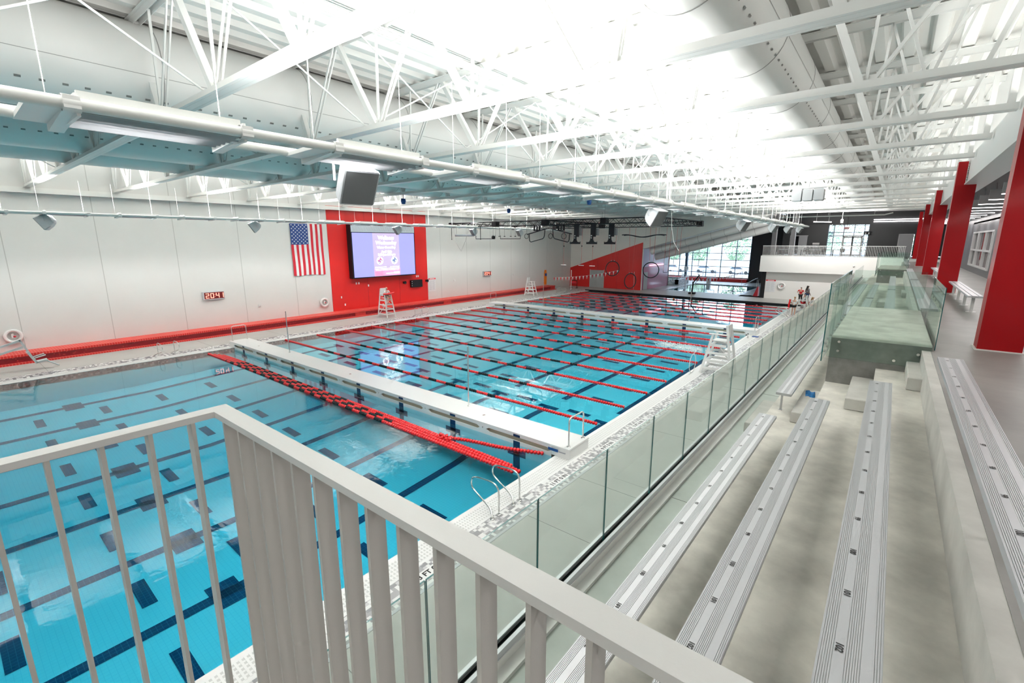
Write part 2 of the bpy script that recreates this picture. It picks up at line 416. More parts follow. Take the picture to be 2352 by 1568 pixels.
# --- red tiled ledge along the left wall
mb = MB()
segs = [(-8, 22.1), (23.1, 32.2), (33.2, 51.2)]
mb.box(WX, -34.45, -8, 52.2, -.1, .10, 'red_tile')
for a, b in segs: mb.box(WX, -34.72, a, b, .10, .42, 'mosaic_dark_red')
for a, b in ((22.1, 23.1), (32.2, 33.2), (51.2, 52.2)): mb.box(WX, -34.66, a, b, .10, .42, 'red_tile')
mb.box(WX, -34.60, -8, 52.2, .40, .52, 'red_tile')
mb.quad((-34.60, -8, .523), (WX, -8, .523), (WX, 52.2, .523), (-34.60, 52.2, .523), 'red_tile')
struct('trim_2', mb)
# --- walls
mb = MB(); mb.box(WX - .3, WX, -8, ENDY + .3, -.3, 11.7, 'hall_wall')
for y in [2.75 + 3.79 * k for k in range(-2, 15)]:
    if 20.9 < y < 31.2: continue
    mb.box(WX, WX + .004, y - .018, y + .018, .52, 11.4, 'wall_seam')
struct('wall_left', mb)
mb = MB(); mb.box(WX, WX + .05, 20.85, 31.2, .523, 9.05, 'red_panel')
for y in (24.3, 27.75): mb.box(WX + .05, WX + .054, y - .012, y + .012, .523, 9.05, 'mosaic_dark_red')
struct('trim_3', mb)
mb = MB(); mb.box(WX - .3, 5, -8.3, -8, -.3, 11.7, 'hall_wall'); struct('wall_back', mb)
SL = lambda x: 5.32 + .262 * (x + 25.2)               # sloped soffit line
mb = MB()
mb.prism([(WX, -.3), (-25.2, -.3), (-25.2, SL(-25.2)), (-10.2, SL(-10.2)), (4.2, SL(-10.2)), (4.2, 11.7), (WX, 11.7)], 'y', ENDY, ENDY + .35, 'end_wall')
for x in (-32.2, -28.6, -24.9, -21.2): mb.box(x - .012, x + .012, ENDY - .004, ENDY, 6.4, 11.5, 'wall_seam')
struct('wall_end', mb)
mb = MB(); mb.prism([(WX, .02), (-25.2, .02), (-25.2, 6.12), (WX, 2.6)], 'y', ENDY - .06, ENDY, 'red_panel')
for x in (-31.55, -28.6): mb.box(x - .012, x + .012, ENDY - .064, ENDY - .06, 2.4 if x < -31 else .02, 3.9 if x < -31 else 4.8, 'mosaic_dark_red')
struct('trim_4', mb)
mb = MB(); mb.box(-25.5, -25.2, ENDY + .35, 67.5, 3.0, 9, 'blue_lit_white'); mb.box(-25.5, -25.2, ENDY + .35, 67.5, 0, 3.0, 'blue_lit_red'); mb.box(-31.4, -25.2, 67.3, 67.6, 0, 9, 'hall_wall')
mb.box(-31.7, -31.4, 67.5, 80, 0, 9, 'hall_wall'); struct('wall_recess', mb)
# right wall
mb = MB()
for a, b in ((-8, 34.9), (43.7, 68)): mb.box(RW, RW + .3, a, b, -.3, 11.7, 'grey_wall')
mb.box(RW, RW + .3, 34.9, 43.7, -.3, 4.77, 'grey_wall'); mb.box(RW, RW + .3, 34.9, 43.7, 6.86, 11.7, 'grey_wall')
mb.box(RW + .02, RW + 3.5, 34, 45, 4.35, 4.38, 'concourse'); mb.box(RW + 3.3, RW + 3.4, 34, 45, 4.38, 8, 'red_panel')
mb.box(RW + 1.0, RW + 1.6, 38.2, 38.6, 4.38, 7.5, 'hall_wall'); mb.box(RW, RW + 3.5, 34, 45, 7.4, 7.5, 'hall_wall')
mb.box(RW, RW + 3.5, 33.9, 34, 4.3, 7.5, 'hall_wall'); mb.box(RW, RW + 3.5, 45, 45.1, 4.3, 7.5, 'red_panel')
struct('wall_right', mb)
mb = MB()
for y in (34.93, 35.5, 37.6, 38.1, 40.6, 41.1, 43.2, 43.67): mb.box(RW - .05, RW + .05, y - .05, y + .05, 4.77, 6.86, 'white_frame')
for z in (4.8, 5.75, 6.83): mb.box(RW - .05, RW + .05, 34.9, 43.7, z - .045, z + .045, 'white_frame')
mb.box(RW + .05, RW + .06, 34.9, 43.7, 4.8, 6.83, 'window_glass'); struct('window_2', mb)
# dark upper walls behind the balcony and far side
mb = MB()
BY = 68.0
mb.box(-10.9, -10.35, BY, BY + .3, 4.7, 9.6, 'dark_wall'); mb.box(-10.35, -8.55, BY, BY + .3, 6.92, 9.6, 'dark_wall')
mb.box(-8.55, -6.55, BY, BY + .3, 4.7, 9.6, 'dark_wall'); mb.box(-6.55, -2.6, BY, BY + .3, 8.15, 9.6, 'dark_wall')
mb.box(-2.6, .1, BY, BY + .3, 4.7, 9.6, 'dark_wall'); mb.box(.1, 1.4, BY, BY + .3, 7.05, 9.6, 'dark_wall'); mb.box(1.4, 4.2, BY, BY + .3, 4.7, 9.6, 'dark_wall')
mb.box(-10.35, -8.5, BY + 2.2, BY + 2.3, 4.7, 7, 'black'); mb.box(-11.2, -10.9, BY, 80, 0, 9.6, 'dark_wall')
mb.box(-17.25, -10.9, 80, 80.3, 0, 9.6, 'dark_wall')
struct('wall_far', mb)
mb = MB()                                             # balcony storey
mb.box(-11.1, -2.2, 59.0, 59.3, 0, 3.02, 'balcony_wall'); mb.box(-11.55, .72, 58.36, 59.4, 2.98, 4.72, 'balcony_wall')
mb.box(-11.55, 4.2, 59.3, 68, 2.98, 4.62, 'balcony_wall'); mb.box(-2.2, .72, 58.36, 59.3, 0, 2.98, 'balcony_wall')
mb.quad((-11.5, 59.4, 4.625), (4.2, 59.4, 4.625), (4.2, 68, 4.625), (-11.5, 68, 4.625), 'concourse')
struct('floor_balcony', mb)
# sloped soffit over the leisure pool, high white ceiling over the balcony
mb = MB()
mb.prism([(-31.7, SL(-31.7)), (-10.9, SL(-10.9)), (-10.9, SL(-10.9) + .3), (-31.7, SL(-31.7) + .3)], 'y', ENDY + .3, 80.3, 'white_paint')
mb.box(-11.2, 4.2, ENDY + .3, 80, 9.5, 9.8, 'dark_wall'); struct('ceiling_far', mb)
# --- main roof: corrugated deck, ribs along Y
mb = MB(); P = []; x = WX; per = .62
prof = []
while x < 2.2: prof += [(x, ROOF), (x + .24, ROOF), (x + .30, ROOF + .17), (x + .56, ROOF + .17)]; x += per
prof.append((x, ROOF))
for (a, za), (b, zb) in zip(prof, prof[1:]): mb.quad((a, -8, za), (b, -8, zb), (b, ENDY, zb), (a, ENDY, za), 'deck_paint')
mb.box(WX - .3, 4.2, -8.3, ENDY, ROOF + .4, ROOF + .5, 'deck_paint')
struct('ceiling', mb)
# spandrel beam, closing wall above, concourse ceiling
mb = MB(); mb.box(1.66, 2.2, -8, ENDY, 8.28, 9.22, 'white_steel'); mb.box(1.60, 2.26, -8, ENDY, 8.26, 8.30, 'white_steel')
mb.box(2.0, 2.2, -8, ENDY, 9.2, ROOF + .4, 'hall_wall'); struct('trim_5', mb)
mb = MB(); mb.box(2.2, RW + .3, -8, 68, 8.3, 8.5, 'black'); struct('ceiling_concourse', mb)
# left wall cornice catching the uplight
mb = MB(); mb.box(WX, WX + .42, -8, ENDY, 8.72, 8.86, 'white_steel'); mb.box(WX, WX + .12, -8, ENDY, 8.86, 9.02, 'white_steel'); struct('trim_6', mb)

# --- stands: stepped concrete, built as one pour
mb = MB(); S0, S1 = .66, ENDY + .3
def tread(x0, x1, z, mt, y0=S0, y1=S1, riser='concrete_riser'):
    mb.box(x0, x1, y0, y1, z - .25, z, mt)
    mb.box(x0 - .002, x0 + .12, y0, y1, z - .55, z - .001, riser)
mb.box(-2.3, -2.12, S0, S1, 2.3, 2.86, 'balcony_wall'); mb.box(-2.12, -2.02, S0, S1, 2.5, 2.78, 'white_paint')
tread(-2.12, -1.48, 2.74, 'concrete_walk'); tread(-1.48, -.75, 3.14, 'concrete'); tread(-.75, 0, 3.54, 'concrete'); tread(0, .72, 3.94, 'concrete')
mb.box(-2.3, -2.12, S0, S1, 0, 2.4, 'balcony_wall')
for y in (3.4, 6.1, 12.0, 20, 28, 36, 44): mb.box(-2.0, -1.48, y - .004, y + .004, 2.74, 2.743, 'joint')
struct('floor_stands', mb)
mb = MB(); mb.box(.72, RW, S0, 59.4, 4.1, 4.38, 'concourse'); mb.box(.60, .84, S0, 59.4, 3.6, 4.375, 'concrete_riser'); struct('floor_concourse', mb)
mb = MB(); mb.box(-1.7, 1.5, -3, .56, 3.8, 4.0, 'concrete'); mb.box(-1.7, 1.5, .30, .56, 0, 3.8, 'balcony_wall'); struct('floor_landing', mb)

# --- far glazed wall (window_1) with mullions
mb = MB(); WY = 80.0
xs = [-31.4, -30.2, -28.1, -26.0, -23.7, -21.5, -19.3, -17.25]
for x in xs: mb.box(x - .05, x + .05, WY - .1, WY + .1, .6, min(SL(x), 9) , 'mullion')
for z in (.62, 1.35, 2.3, 3.35, 4.4, 5.45, 6.5): 
    x0 = max(-31.4, (z - 5.32) / .262 - 25.2)
    if x0 < -17.3: mb.box(x0, -17.25, WY - .09, WY + .09, z - .045, z + .045, 'mullion')
mb.prism([(-31.4, .6), (-17.25, .6), (-17.25, SL(-17.25)), (-31.4, SL(-31.4))], 'y', WY + .02, WY + .03, 'window_glass')
mb.box(-31.4, -17.25, WY - .05, WY + .2, 0, .6, 'white_paint')
struct('window_1', mb)
mb = MB(); mb.box(-31.4, -17.25, 79.0, 79.9, 0, .5, 'red_paint'); struct('trim_7', mb)
# upper window with double door
mb = MB(); a, b, z0, z1 = -6.55, -2.6, 4.62, 8.15; Y = BY + .1
for x in (a + .04, -5.95, -5.0, -4.0, -3.05, b - .04): mb.box(x - .04, x + .04, Y - .06, Y + .06, z0, z1, 'mullion')
for z in (5.3, 6.1, 6.9, 7.3, z1 - .05): mb.box(a, b, Y - .05, Y + .05, z - .035, z + .035, 'mullion')
mb.box(a, b, Y + .02, Y + .03, z0, z1, 'window_glass'); struct('window_3', mb)
dr = struct('door_1', MB().box(-5.03, -4.93, Y - .12, Y - .04, z0, 6.92, 'frame_grey').box(-3.2, -3.1, Y - .12, Y - .04, z0, 6.92, 'frame_grey').box(-5.03, -3.1, Y - .12, Y - .04, 6.8, 6.92, 'frame_grey'))
for k, x in enumerate((-4.5, -3.62)):
    m1 = MB()
    for q in (-.42, .42): m1.box(x + q - .06, x + q + .06, Y - .13, Y - .05, z0, 6.8, 'frame_grey')
    for zz in (4.72, 5.75, 6.72): m1.box(x - .42, x + .42, Y - .13, Y - .05, zz - .07, zz + .07, 'frame_grey')
    leaf = m1.build('door_leaf', dr); MB().box(x - .3 + k * .5, x - .2 + k * .5, Y - .2, Y - .13, 5.5, 5.56, 'black').build('door_handle', leaf)
struct('door_2', MB().box(-9.45, -8.55, BY - .06, BY + .0, 4.62, 6.92, 'door_grey').box(-10.4, -10.32, BY - .05, BY, 4.62, 6.95, 'frame_grey').box(-10.4, -8.5, BY - .05, BY, 6.9, 6.98, 'frame_grey'))
struct('door_3', MB().box(.15, 1.35, BY - .03, BY + .06, 4.62, 7.0, 'door_grey').box(.05, .15, BY - .05, BY, 4.62, 7.08, 'frame_grey').box(.05, 1.4, BY - .05, BY, 7.0, 7.08, 'frame_grey'))
d4 = struct('door_4', MB().box(-32.62, -30.58, ENDY - .1, ENDY - .05, .03, 2.4, 'door_grey').box(-32.7, -32.62, ENDY - .12, ENDY - .05, .03, 2.46, 'frame_grey').box(-30.58, -30.5, ENDY - .12, ENDY - .05, .03, 2.46, 'frame_grey').box(-31.61, -31.59, ENDY - .105, ENDY - .05, .03, 2.4, 'slot'))
MB().box(-31.75, -31.68, ENDY - .16, ENDY - .1, 1.0, 1.05, 'steel').build('door_handle', d4)
struct('door_5', MB().box(-25.22, -25.14, 58.7, 59.9, .03, 2.3, 'door_grey'))

# ================================================================== ROOF STRUCTURE
TY = [4.05 + 3.66 * k for k in range(-3, 15)]
TY = [y for y in TY if y < ENDY - .5]
BN = [-.83 - 3.22 * n for n in range(11)]
ducts_panel = {0, 4, 6, 7}
def make_truss():
    t = thing('roof_truss', '', 'truss')
    m = MB()
    for sx in (-.075, .075): m.beam((WX + .1, sx, 9.07), (1.62, sx, 9.07), .012, .15, 'white_steel')
    m.beam((WX + .1, 0, 9.005), (1.62, 0, 9.005), .30, .014, 'white_steel')
    m.build('bottom_chord', t)
    m = MB()
    for sx in (-.07, .07): m.beam((WX + .1, sx, 11.3), (2.0, sx, 11.3), .012, .15, 'white_steel')
    m.beam((WX + .1, 0, 11.38), (2.0, 0, 11.38), .28, .014, 'white_steel'); m.build('top_chord', t)
    def web(name, x0, x1, w=.075, double=False):
        m = MB()
        if double:
            for sy in (-.045, .045): m.beam((x0, sy, 9.09), (x1, sy, 11.3), .03, w, 'white_steel')
        else: m.beam((x0, 0, 9.09), (x1, 0, 11.3), w, w, 'white_steel')
        m.build(name, t)
    for n, x in enumerate(BN):
        m = MB(); m.box(x - .17, x + .17, -.008, .008, 9.02, 9.24, 'white_steel'); m.build('gusset', t)
        web('vertical_web', x, x + .10, .05)
        rightp = n - 1 in ducts_panel; leftp = n in ducts_panel
        web('diagonal_web', x - .08, x - (.95 if leftp else 1.56), .13)
        web('diagonal_web', x + .08, x + (.38 if rightp else 1.56), .06, True)
    web('diagonal_web', .75, 1.45, .07); web('end_post', 1.5, 1.5, .12); web('diagonal_web', .0, -.75, .05)
    web('diagonal_web', .1, .75, .05); web('end_post', WX + .25, WX + .25, .12); web('diagonal_web', WX + .3, BN[-1] - 1.5, .07)
    return t
truss0 = make_truss()
for k, y in enumerate(TY):
    side = 'behind the camera' if y < -.1 else '%s across the pool counting away from the camera' % ORD[k - 2]
    t = truss0 if k == 0 else dup(truss0, (0, y, 0))
    t.location = (0, y, 0); t['label'] = 'white steel roof truss, ' + side; t['group'] = 'white steel roof trusses'
# sway braces between neighbouring trusses
def brace(y0, y1, x, flip):
    m = MB(); za, zb = (9.15, 11.25)
    m.tube((0, 0, za), (-.0, y1 - y0, zb), .022, 'white_steel', 6); m.tube((0, 0, zb), (0, y1 - y0, za), .022, 'white_steel', 6)
    o = m.build('sway_brace'); return o
br0 = None
for j, x in enumerate((-4.62, -11.0, -17.3, -26.9)):
    for k in range(2, len(TY) - 1):
        if j == 3 and k % 2: continue
        o = brace(0, 3.66, 0, 0) if br0 is None else br0.copy()
        if br0 is None: br0 = o
        else: C.objects.link(o)
        o.location = (x, TY[k], 0)
        tag(o, 'crossed white brace rods, %s row from the stands, beyond the %s truss' % (ORD[j], ORD[k - 2]), 'brace rods', 'crossed white brace rods between the roof trusses')
# round air ducts
def duct(x, z, r, label):
    y0, y1 = -8 + .1, ENDY - .1
    m = MB(); n = 40
    m.lathe((x, 0, z), [(r, y0), (r, y1)], 'duct_white', n, 'y')
    for ys_ in np.arange(y0 + 1.2, y1, 3.66): m.lathe((x, 0, z), [(r + .002, ys_), (r + .012, ys_ + .012), (r + .002, ys_ + .024)], 'duct_seam', n, 'y')
    for ang in (-.86, .86):
        yy = y0 + .3
        while yy < y1:
            a0, a1 = ang - .022, ang + .022; rr = r + .008
            P = [(x + rr * math.sin(a), q, z - rr * math.cos(a)) for a, q in ((a0, yy), (a1, yy), (a1, yy + .10), (a0, yy + .10))]
            m.quad(*P, 'duct_hole'); yy += .36 if yy < 30 else .72
    for a in (-1.35, 1.35):
        rr = r + .003; P = []
        for q in (y0, y1): P += [(x + rr * math.sin(a - .006), q, z - rr * math.cos(a - .006)), (x + rr * math.sin(a + .006), q, z - rr * math.cos(a + .006))]
        m.quad(P[0], P[1], P[3], P[2], 'duct_seam')
    o = m.build('air_duct'); return tag(o, label, 'duct', 'round white ducts running the length of the hall')
duct(-3.03, 10.50, .80, 'round beige-white duct above the right pool edge, nearest the stands')
duct(-15.1, 10.27, 1.12, 'large round white duct above the middle of the pool, second from the stands')
duct(-21.6, 10.27, 1.12, 'large round duct, third from the stands, just left of the middle one')
duct(-24.85, 10.27, 1.12, 'large round duct nearest the left wall, fourth from the stands')
# electrical conduits under the deck beside the middle duct
m = MB()
for k in range(5): m.tube((-10.4 + .09 * k, -6, 11.16), (-10.4 + .09 * k, 50, 11.16), .018, 'white_steel', 6)
for y in TY: m.box(-10.5, -9.95, y + .5, y + .54, 11.12, 11.14, 'white_steel')
tag(m.build('conduit_rack'), 'rack of parallel white conduits under the roof between the first two ducts', 'conduit')
m = MB(); m.tube((-6.1, -6, 10.62), (-6.1, 56, 10.62), .045, 'white_steel', 8)
for y in TY: m.tube((-6.1, y + .25, 10.6), (-6.1, y + .25, 11.4), .01, 'white_steel', 4); m.box(-6.16, -6.04, y + .22, y + .28, 10.56, 10.68, 'white_steel')
tag(m.build('sprinkler_pipe'), 'thin white sprinkler pipe under the roof left of the beige duct', 'pipe')

# ================================================================== LIGHTING RAILS
def rail(x0, label, group=None):
    t = thing('lighting_rail', label, 'light rail', (x0, 0, 7.5), 0, group)
    for dx in (0, -.80): MB().tube((dx, -6, 0), (dx, 47.6, 0), .058, 'white_steel', 12).build('pipe', t)
    MB().tube((0, 47.6, 0), (-.8, 47.6, 0), .05, 'white_steel', 8).build('end_pipe', t)
    y = -5.4
    for k in range(20):
        for q in (0, 1.16):
            if y + q > 47: continue
            m = MB(); m.lathe((0, 0, 0), [(.075, y + q - .065), (.075, y + q + .065)], 'plastic_white', 14, 'y')
            m.lathe((-.8, 0, 0), [(.07, y + q - .05), (.07, y + q + .05)], 'plastic_white', 14, 'y')
            m.prism([(.07, .06), (.07, -.05), (-.86, -.13), (-.86, .06)], 'y', y + q - .06, y + q + .06, 'plastic_white')
            m.prism([(-.02, -.04), (-.02, .02), (-.84, -.02), (-.84, -.06)], 'y', y + q - .30, y + q + .06, 'plastic_white')
            m.build('saddle_bracket', t)
            MB().tube((-.4, y + q - .1, .06), (-.4, y + q - .1, 1.5), .0045, 'rope_white', 5).build('hanger_rod', t)
        y += 2.66
    return t
rail(-6.02, 'double white pipe lighting rail hanging over the right pool edge')
rail(-29.6, 'thin white pipe lighting rail hanging near the left wall')
def fixture():
    t = thing('linear_uplight', '', 'light fixture')
    for q in (0, 1.45): MB().box(-.80, 0, q, q + .03, -.10, .10, 'plastic_white').build('end_plate', t)
    for k in range(5):
        x = -.68 + .14 * k; m = MB(); m.prism([(x + .060, -.02), (x - .060, -.085), (x - .068, -.070), (x + .052, -.005)], 'y', .03, 1.45, 'louvre_grey'); m.build('louvre', t)
    for q in (-.10, -.74): MB().box(q, q + .04, .03, 1.45, .05, .14, 'white_steel').build('side_rim', t)
    m = MB(); m.box(-.06, -.02, .03, 1.45, -.06, .03, 'slot'); m.build('inner_strip', t)
    ld = bpy.data.lights.new('uplight_lamp', 'AREA'); ld.shape = 'RECTANGLE'; ld.size = .55; ld.size_y = 1.4; ld.energy = UPLIGHT_W; ld.color = (1, .985, .96); ld.spread = math.radians(170)
    lo = bpy.data.objects.new('lamp', ld); C.objects.link(lo); lo.parent = t; lo.location = (-.4, .74, .16); lo.rotation_euler = (PI, math.radians(4), 0)
    ld = bpy.data.lights.new('down_fill_lamp', 'AREA'); ld.shape = 'RECTANGLE'; ld.size = .5; ld.size_y = 1.3; ld.energy = DOWN_FILL_W; ld.color = (1, .985, .96)  # downward lamp added above the louvres to brighten deck and stands
    lo = bpy.data.objects.new('down_lamp', ld); C.objects.link(lo); lo.parent = t; lo.location = (-.4, .74, .03)
    return t
fx0 = fixture(); first = True; ld_left = None; ld_down = None
for rx, nm in ((-6.02, 'right'), (-29.6, 'left')):
    y = -5.4 + 1.19; k = 0
    while y < 45.5:
        t = fx0 if first else dup(fx0, (0, 0, 0)); first = False
        if nm == 'left':
            for ch in t.children:
                if ch.type == 'LIGHT' and ch.name.startswith('lamp'):
                    if ld_left is None: ld_left = ch.data.copy(); ld_left.energy = UPLIGHT_W * .95; ld_left.spread = math.radians(130)
                    ch.data = ld_left; ch.rotation_euler = (PI, math.radians(-6), 0)
                elif ch.type == 'LIGHT':
                    if ld_down is None: ld_down = ch.data.copy(); ld_down.energy = DOWN_FILL_W * .46
                    ch.data = ld_down
        t.location = (rx, y, 7.5)
        seq = 'behind the camera, number %s' % ORD[k] if y < -1.6 else '%s from the camera end' % ORD[k - 2]
        tag(t, 'white louvred uplight on the %s lighting rail, %s' % (nm, seq), 'light', 'louvred uplights on the %s rail' % nm)
        y += 2.66; k += 1
# unseen uplight added on the spandrel beam to brighten ceiling and stands
t = thing('added_uplight', 'unseen added light trough along the top of the pale beam above the red columns', 'added light', (1.78, 25, 9.22))
m = MB(); m.box(-.10, .10, -32.5, 32.5, 0, .03, 'white_steel'); m.box(-.10, -.08, -32.5, 32.5, .03, .09, 'white_steel'); m.box(.08, .10, -32.5, 32.5, .03, .09, 'white_steel'); m.build('trough', t)
for k in range(6):
    ld = bpy.data.lights.new('added_uplight_lamp', 'AREA'); ld.shape = 'RECTANGLE'; ld.size = .12; ld.size_y = 10.4; ld.energy = 55; ld.color = (1, .985, .95)
    lo = bpy.data.objects.new('lamp', ld); C.objects.link(lo); lo.parent = t; lo.location = (0, -27 + 10.8 * k, .05); lo.rotation_euler = (PI, math.radians(-28), 0)
# junction drop pole in the roof
m = MB(); m.path([(-6.5, 17.0, 11.3), (-6.5, 17.0, 7.75), (-6.35, 17.0, 7.62)], .03, 'white_steel', 8); m.path([(-6.6, 17.0, 11.3), (-6.6, 17.0, 7.75), (-6.75, 17.0, 7.62)], .03, 'white_steel', 8)
tag(m.build('power_drop'), 'pair of white conduits dropping from the roof to the right lighting rail', 'conduit')

# ================================================================== LOUDSPEAKERS
def speaker(loc, rz, s=1.0, label='', tilt=.55):
    t = thing('loudspeaker', label, 'loudspeaker', loc, rz)
    # local: grille faces -Y tilted downwards
    def T(p):
        x, y, z = p; c, sn = math.cos(tilt), math.sin(tilt)
        return (x * s, (y * c - z * sn) * s, (y * sn + z * c) * s - .34 * s)
    secs = [(.40, .40, -.30), (.41, .41, -.26), (.36, .36, .05), (.26, .27, .28), (.14, .15, .40)]
    P = []; fs = []
    for w, h, y in secs:
        P += [T((a, y, b)) for a, b in ((-w, -h * .9), (-w * .9, -h), (w * .9, -h), (w, -h * .9), (w, h * .9), (w * .9, h), (-w * .9, h), (-w, h * .9))]
    for i in range(len(secs) - 1):
        for k in range(8): fs.append((i * 8 + k, i * 8 + (k + 1) % 8, i * 8 + 8 + (k + 1) % 8, i * 8 + 8 + k))
    fs += [tuple(range(8))[::-1], tuple(range(32, 40))]
    m = MB(); m.poly(P, fs, 'speaker_body'); m.build('cabinet', t)
    m = MB(); m.poly([T(p) for p in ((-.37, -.315, -.37), (.37, -.315, -.37), (.37, -.315, .37), (-.37, -.315, .37), (-.36, -.302, -.36), (.36, -.302, -.36), (.36, -.302, .36), (-.36, -.302, .36))],
                     [(0, 1, 2, 3), (0, 4, 5, 1), (1, 5, 6, 2), (2, 6, 7, 3), (3, 7, 4, 0)], 'speaker_grille'); m.build('grille', t)
    m = MB()
    for sx in (-.45, .45): m.beam((sx * s, 0, -.34 * s), (sx * s, .0, .06), .05 * s, .012, 'aluminium', up=(0, 1, 0))
    m.beam((-.45 * s, 0, 0), (.45 * s, 0, 0), .05 * s, .014, 'aluminium'); m.build('yoke', t)
    return t
speaker((-6.75, 4.45, 7.42), 1.42, .70, 'large grey loudspeaker hanging nearest the camera under the right lighting rail')
for k, (x, y, s) in enumerate(((-6.75, 16.4, .95), (-6.6, 28.0, .9), (-6.5, 35.5, .85), (-6.5, 41.0, .8), (-6.4, 45.6, .7))):
    speaker((x, y, 7.40), 1.35, s * .8, 'grey loudspeaker under the right lighting rail, %s from the camera' % ORD[k + 1])
for k, (y) in enumerate((3.8, 12.8, 23.3, 31.8, 38.6)):
    speaker((-30.0, y, 7.40), -.35, .78, 'small grey loudspeaker under the left lighting rail, %s from the left' % ORD[k])
# unit hung between trusses far off, spot lamps, projector rigs
t = thing('ceiling_heater', 'grey boxy loudspeaker cluster hanging from the far trusses', 'loudspeaker cluster', (-3.6, 27.0, 8.45))
for k in (-.45, 0, .45): MB().box(k - .2, k + .2, -.25, .25, -.3, .25, 'speaker_body', .04).build('cabinet', t)
MB().beam((-.7, 0, .3), (.7, 0, .3), .06, .06, 'aluminium').tube((0, 0, .3), (0, 0, .6), .02, 'aluminium').build('hanger', t)
for k, (x, y) in enumerate(((-23.4, 4.05 + 3.66 * 4), (-24.2, 4.05 + 3.66 * 7), (-14.9, 4.05 + 3.66 * 6))):
    t = thing('spotlight', 'small dark stage spotlight on the bottom of a truss, %s from the left' % ORD[k], 'spotlight', (x, y, 9.01), 0, 'small dark spotlights under the trusses')
    MB().tube((0, 0, 0), (0, 0, -.25), .02, 'black_metal').build('stem', t)
    MB().lathe((0, 0, 0), [(.0, -.24), (.13, -.25), (.15, -.40), (.11, -.56), (0, -.57)], 'blue_plastic', 12).build('head', t)

# ================================================================== FIRST PARTS OF THE STANDS: benches
def bench(cx, ztop, y0, y1, label, numbers=None, w=.245, floor_z=None, legs='bracket'):
    L = y1 - y0; t = thing('bleacher_bench', label, 'bench', (cx, y0, ztop))
    m = MB(); seg = [(-w / 2, -w * .27), (-w * .27, -w * .10), (-w * .10, w * .17), (w * .17, w * .34), (w * .34, w / 2)]
    m.box(-w / 2, w / 2, 0, L, -.045, -.004, 'aluminium_side')
    for k, (a, b) in enumerate(seg):
        if k in (1, 3): m.box(a, b, 0, L, -.005, -.0012, 'aluminium')
        else:
            n = max(2, int((b - a) / .0085)); st = (b - a) / n
            for i in range(n): m.box(a + i * st, a + (i + .62) * st, 0, L, -.005, 0, 'aluminium')
    m.box(-w / 2 - .004, -w / 2, 0, L, -.05, .001, 'aluminium')
    m.build('seat_plank', t)
    fz = floor_z - ztop
    y = .35
    while y < L:
        m = MB(); m.box(-w * .38, w * .38, y - .02, y + .02, -.075, -.045, 'aluminium_side'); q = .07 if floor_z > 4.2 else -.07
        m.box(q - .015, q + .015, y - .02, y + .02, fz + .006, -.075, 'aluminium_side')
        m.box(q - .03, q + .03, y - .03, y + .03, fz, fz + .006, 'aluminium_side'); m.build('support_bracket', t); y += 1.45
    if numbers:
        y100, lo, hi = numbers
        for num in range(lo, hi):
            y = y100 + (100 - num) * .457 - y0
            if .05 < y < L - .05:
                textmesh(str(num), .045, 'text_black', 'seat_number', t, (-w * .185, y, .0016), (0, 0, -PI / 2), bold=.0012)
    return t
rows = ((-1.245, 3.57, 3.14, 3.354, 'lowest row'), (-.585, 3.97, 3.54, 3.365, 'second row up'), (.085, 4.37, 3.94, 3.379, 'third row up'), (.735, 4.81, 4.38, 3.322, 'top row'))
for i, (x, z, fz, y100, nm) in enumerate(rows):
    bench(x, z, .85, 8.1, 'long ribbed aluminium bench with seat numbers, %s, nearest the camera' % nm, (y100, 86, 106), floor_z=fz)
bench(-1.245, 3.57, 9.46, 24.3, 'aluminium bench of the lowest row running on past the glass box', None, floor_z=3.14)
bench(-1.245, 3.57, 25.0, 38.6, 'shiny aluminium bench of the lowest row seen through the glass', None, floor_z=3.14)
bench(-.585, 3.97, 16.6, 24.2, 'aluminium bench of the second row just behind the concrete block', None, floor_z=3.54)
bench(-.585, 3.97, 24.75, 34.0, 'aluminium bench of the second row beyond the aisle steps', None, floor_z=3.54)
bench(.085, 4.37, 16.6, 24.2, 'aluminium bench of the third row just behind the concrete block', None, floor_z=3.94)
bench(.085, 4.37, 24.75, 34.0, 'aluminium bench of the third row beyond the aisle steps', None, floor_z=3.94)
bench(.735, 4.81, 13.9, 24.0, 'aluminium top row bench beside the glass box', None, floor_z=4.38)
bench(.735, 4.81, 24.7, 34.2, 'aluminium top row bench, third along the concourse edge', None, floor_z=4.38)
bench(.735, 4.81, 40.3, 51.7, 'farthest aluminium top row bench near the balcony', None, floor_z=4.38)
# concourse benches on posts
def post_bench(x, y0, y1, label, w=.30):
    t = thing('post_bench', label, 'bench', (x, y0, 4.38)); L = y1 - y0
    m = MB(); m.box(-w / 2, w / 2, 0, L, .42, .455, 'aluminium_side')
    for k, (a, b) in enumerate(((-.5, -.26), (-.20, .20), (.26, .5))): m.box(a * w, b * w, 0, L, .455, .47, 'aluminium')
    m.build('seat_plank', t); n = 4
    for k in range(n):
        y = .35 + (L - .7) * k / (n - 1)
        MB().box(-.035, .035, y - .035, y + .035, .0, .42, 'plastic_white').box(-.10, .10, y - .08, y + .08, 0, .012, 'plastic_white').box(-.11, .11, y - .03, y + .03, .39, .42, 'plastic_white').build('leg', t)
post_bench(1.83, 17.5, 23.6, 'white-legged aluminium bench between the two nearest red columns')
post_bench(1.83, 29.6, 35.6, 'white-legged aluminium bench between the second and third red columns')
post_bench(2.05, 5.0, 10.6, 'white-legged aluminium bench at the right edge of the picture before the nearest column')
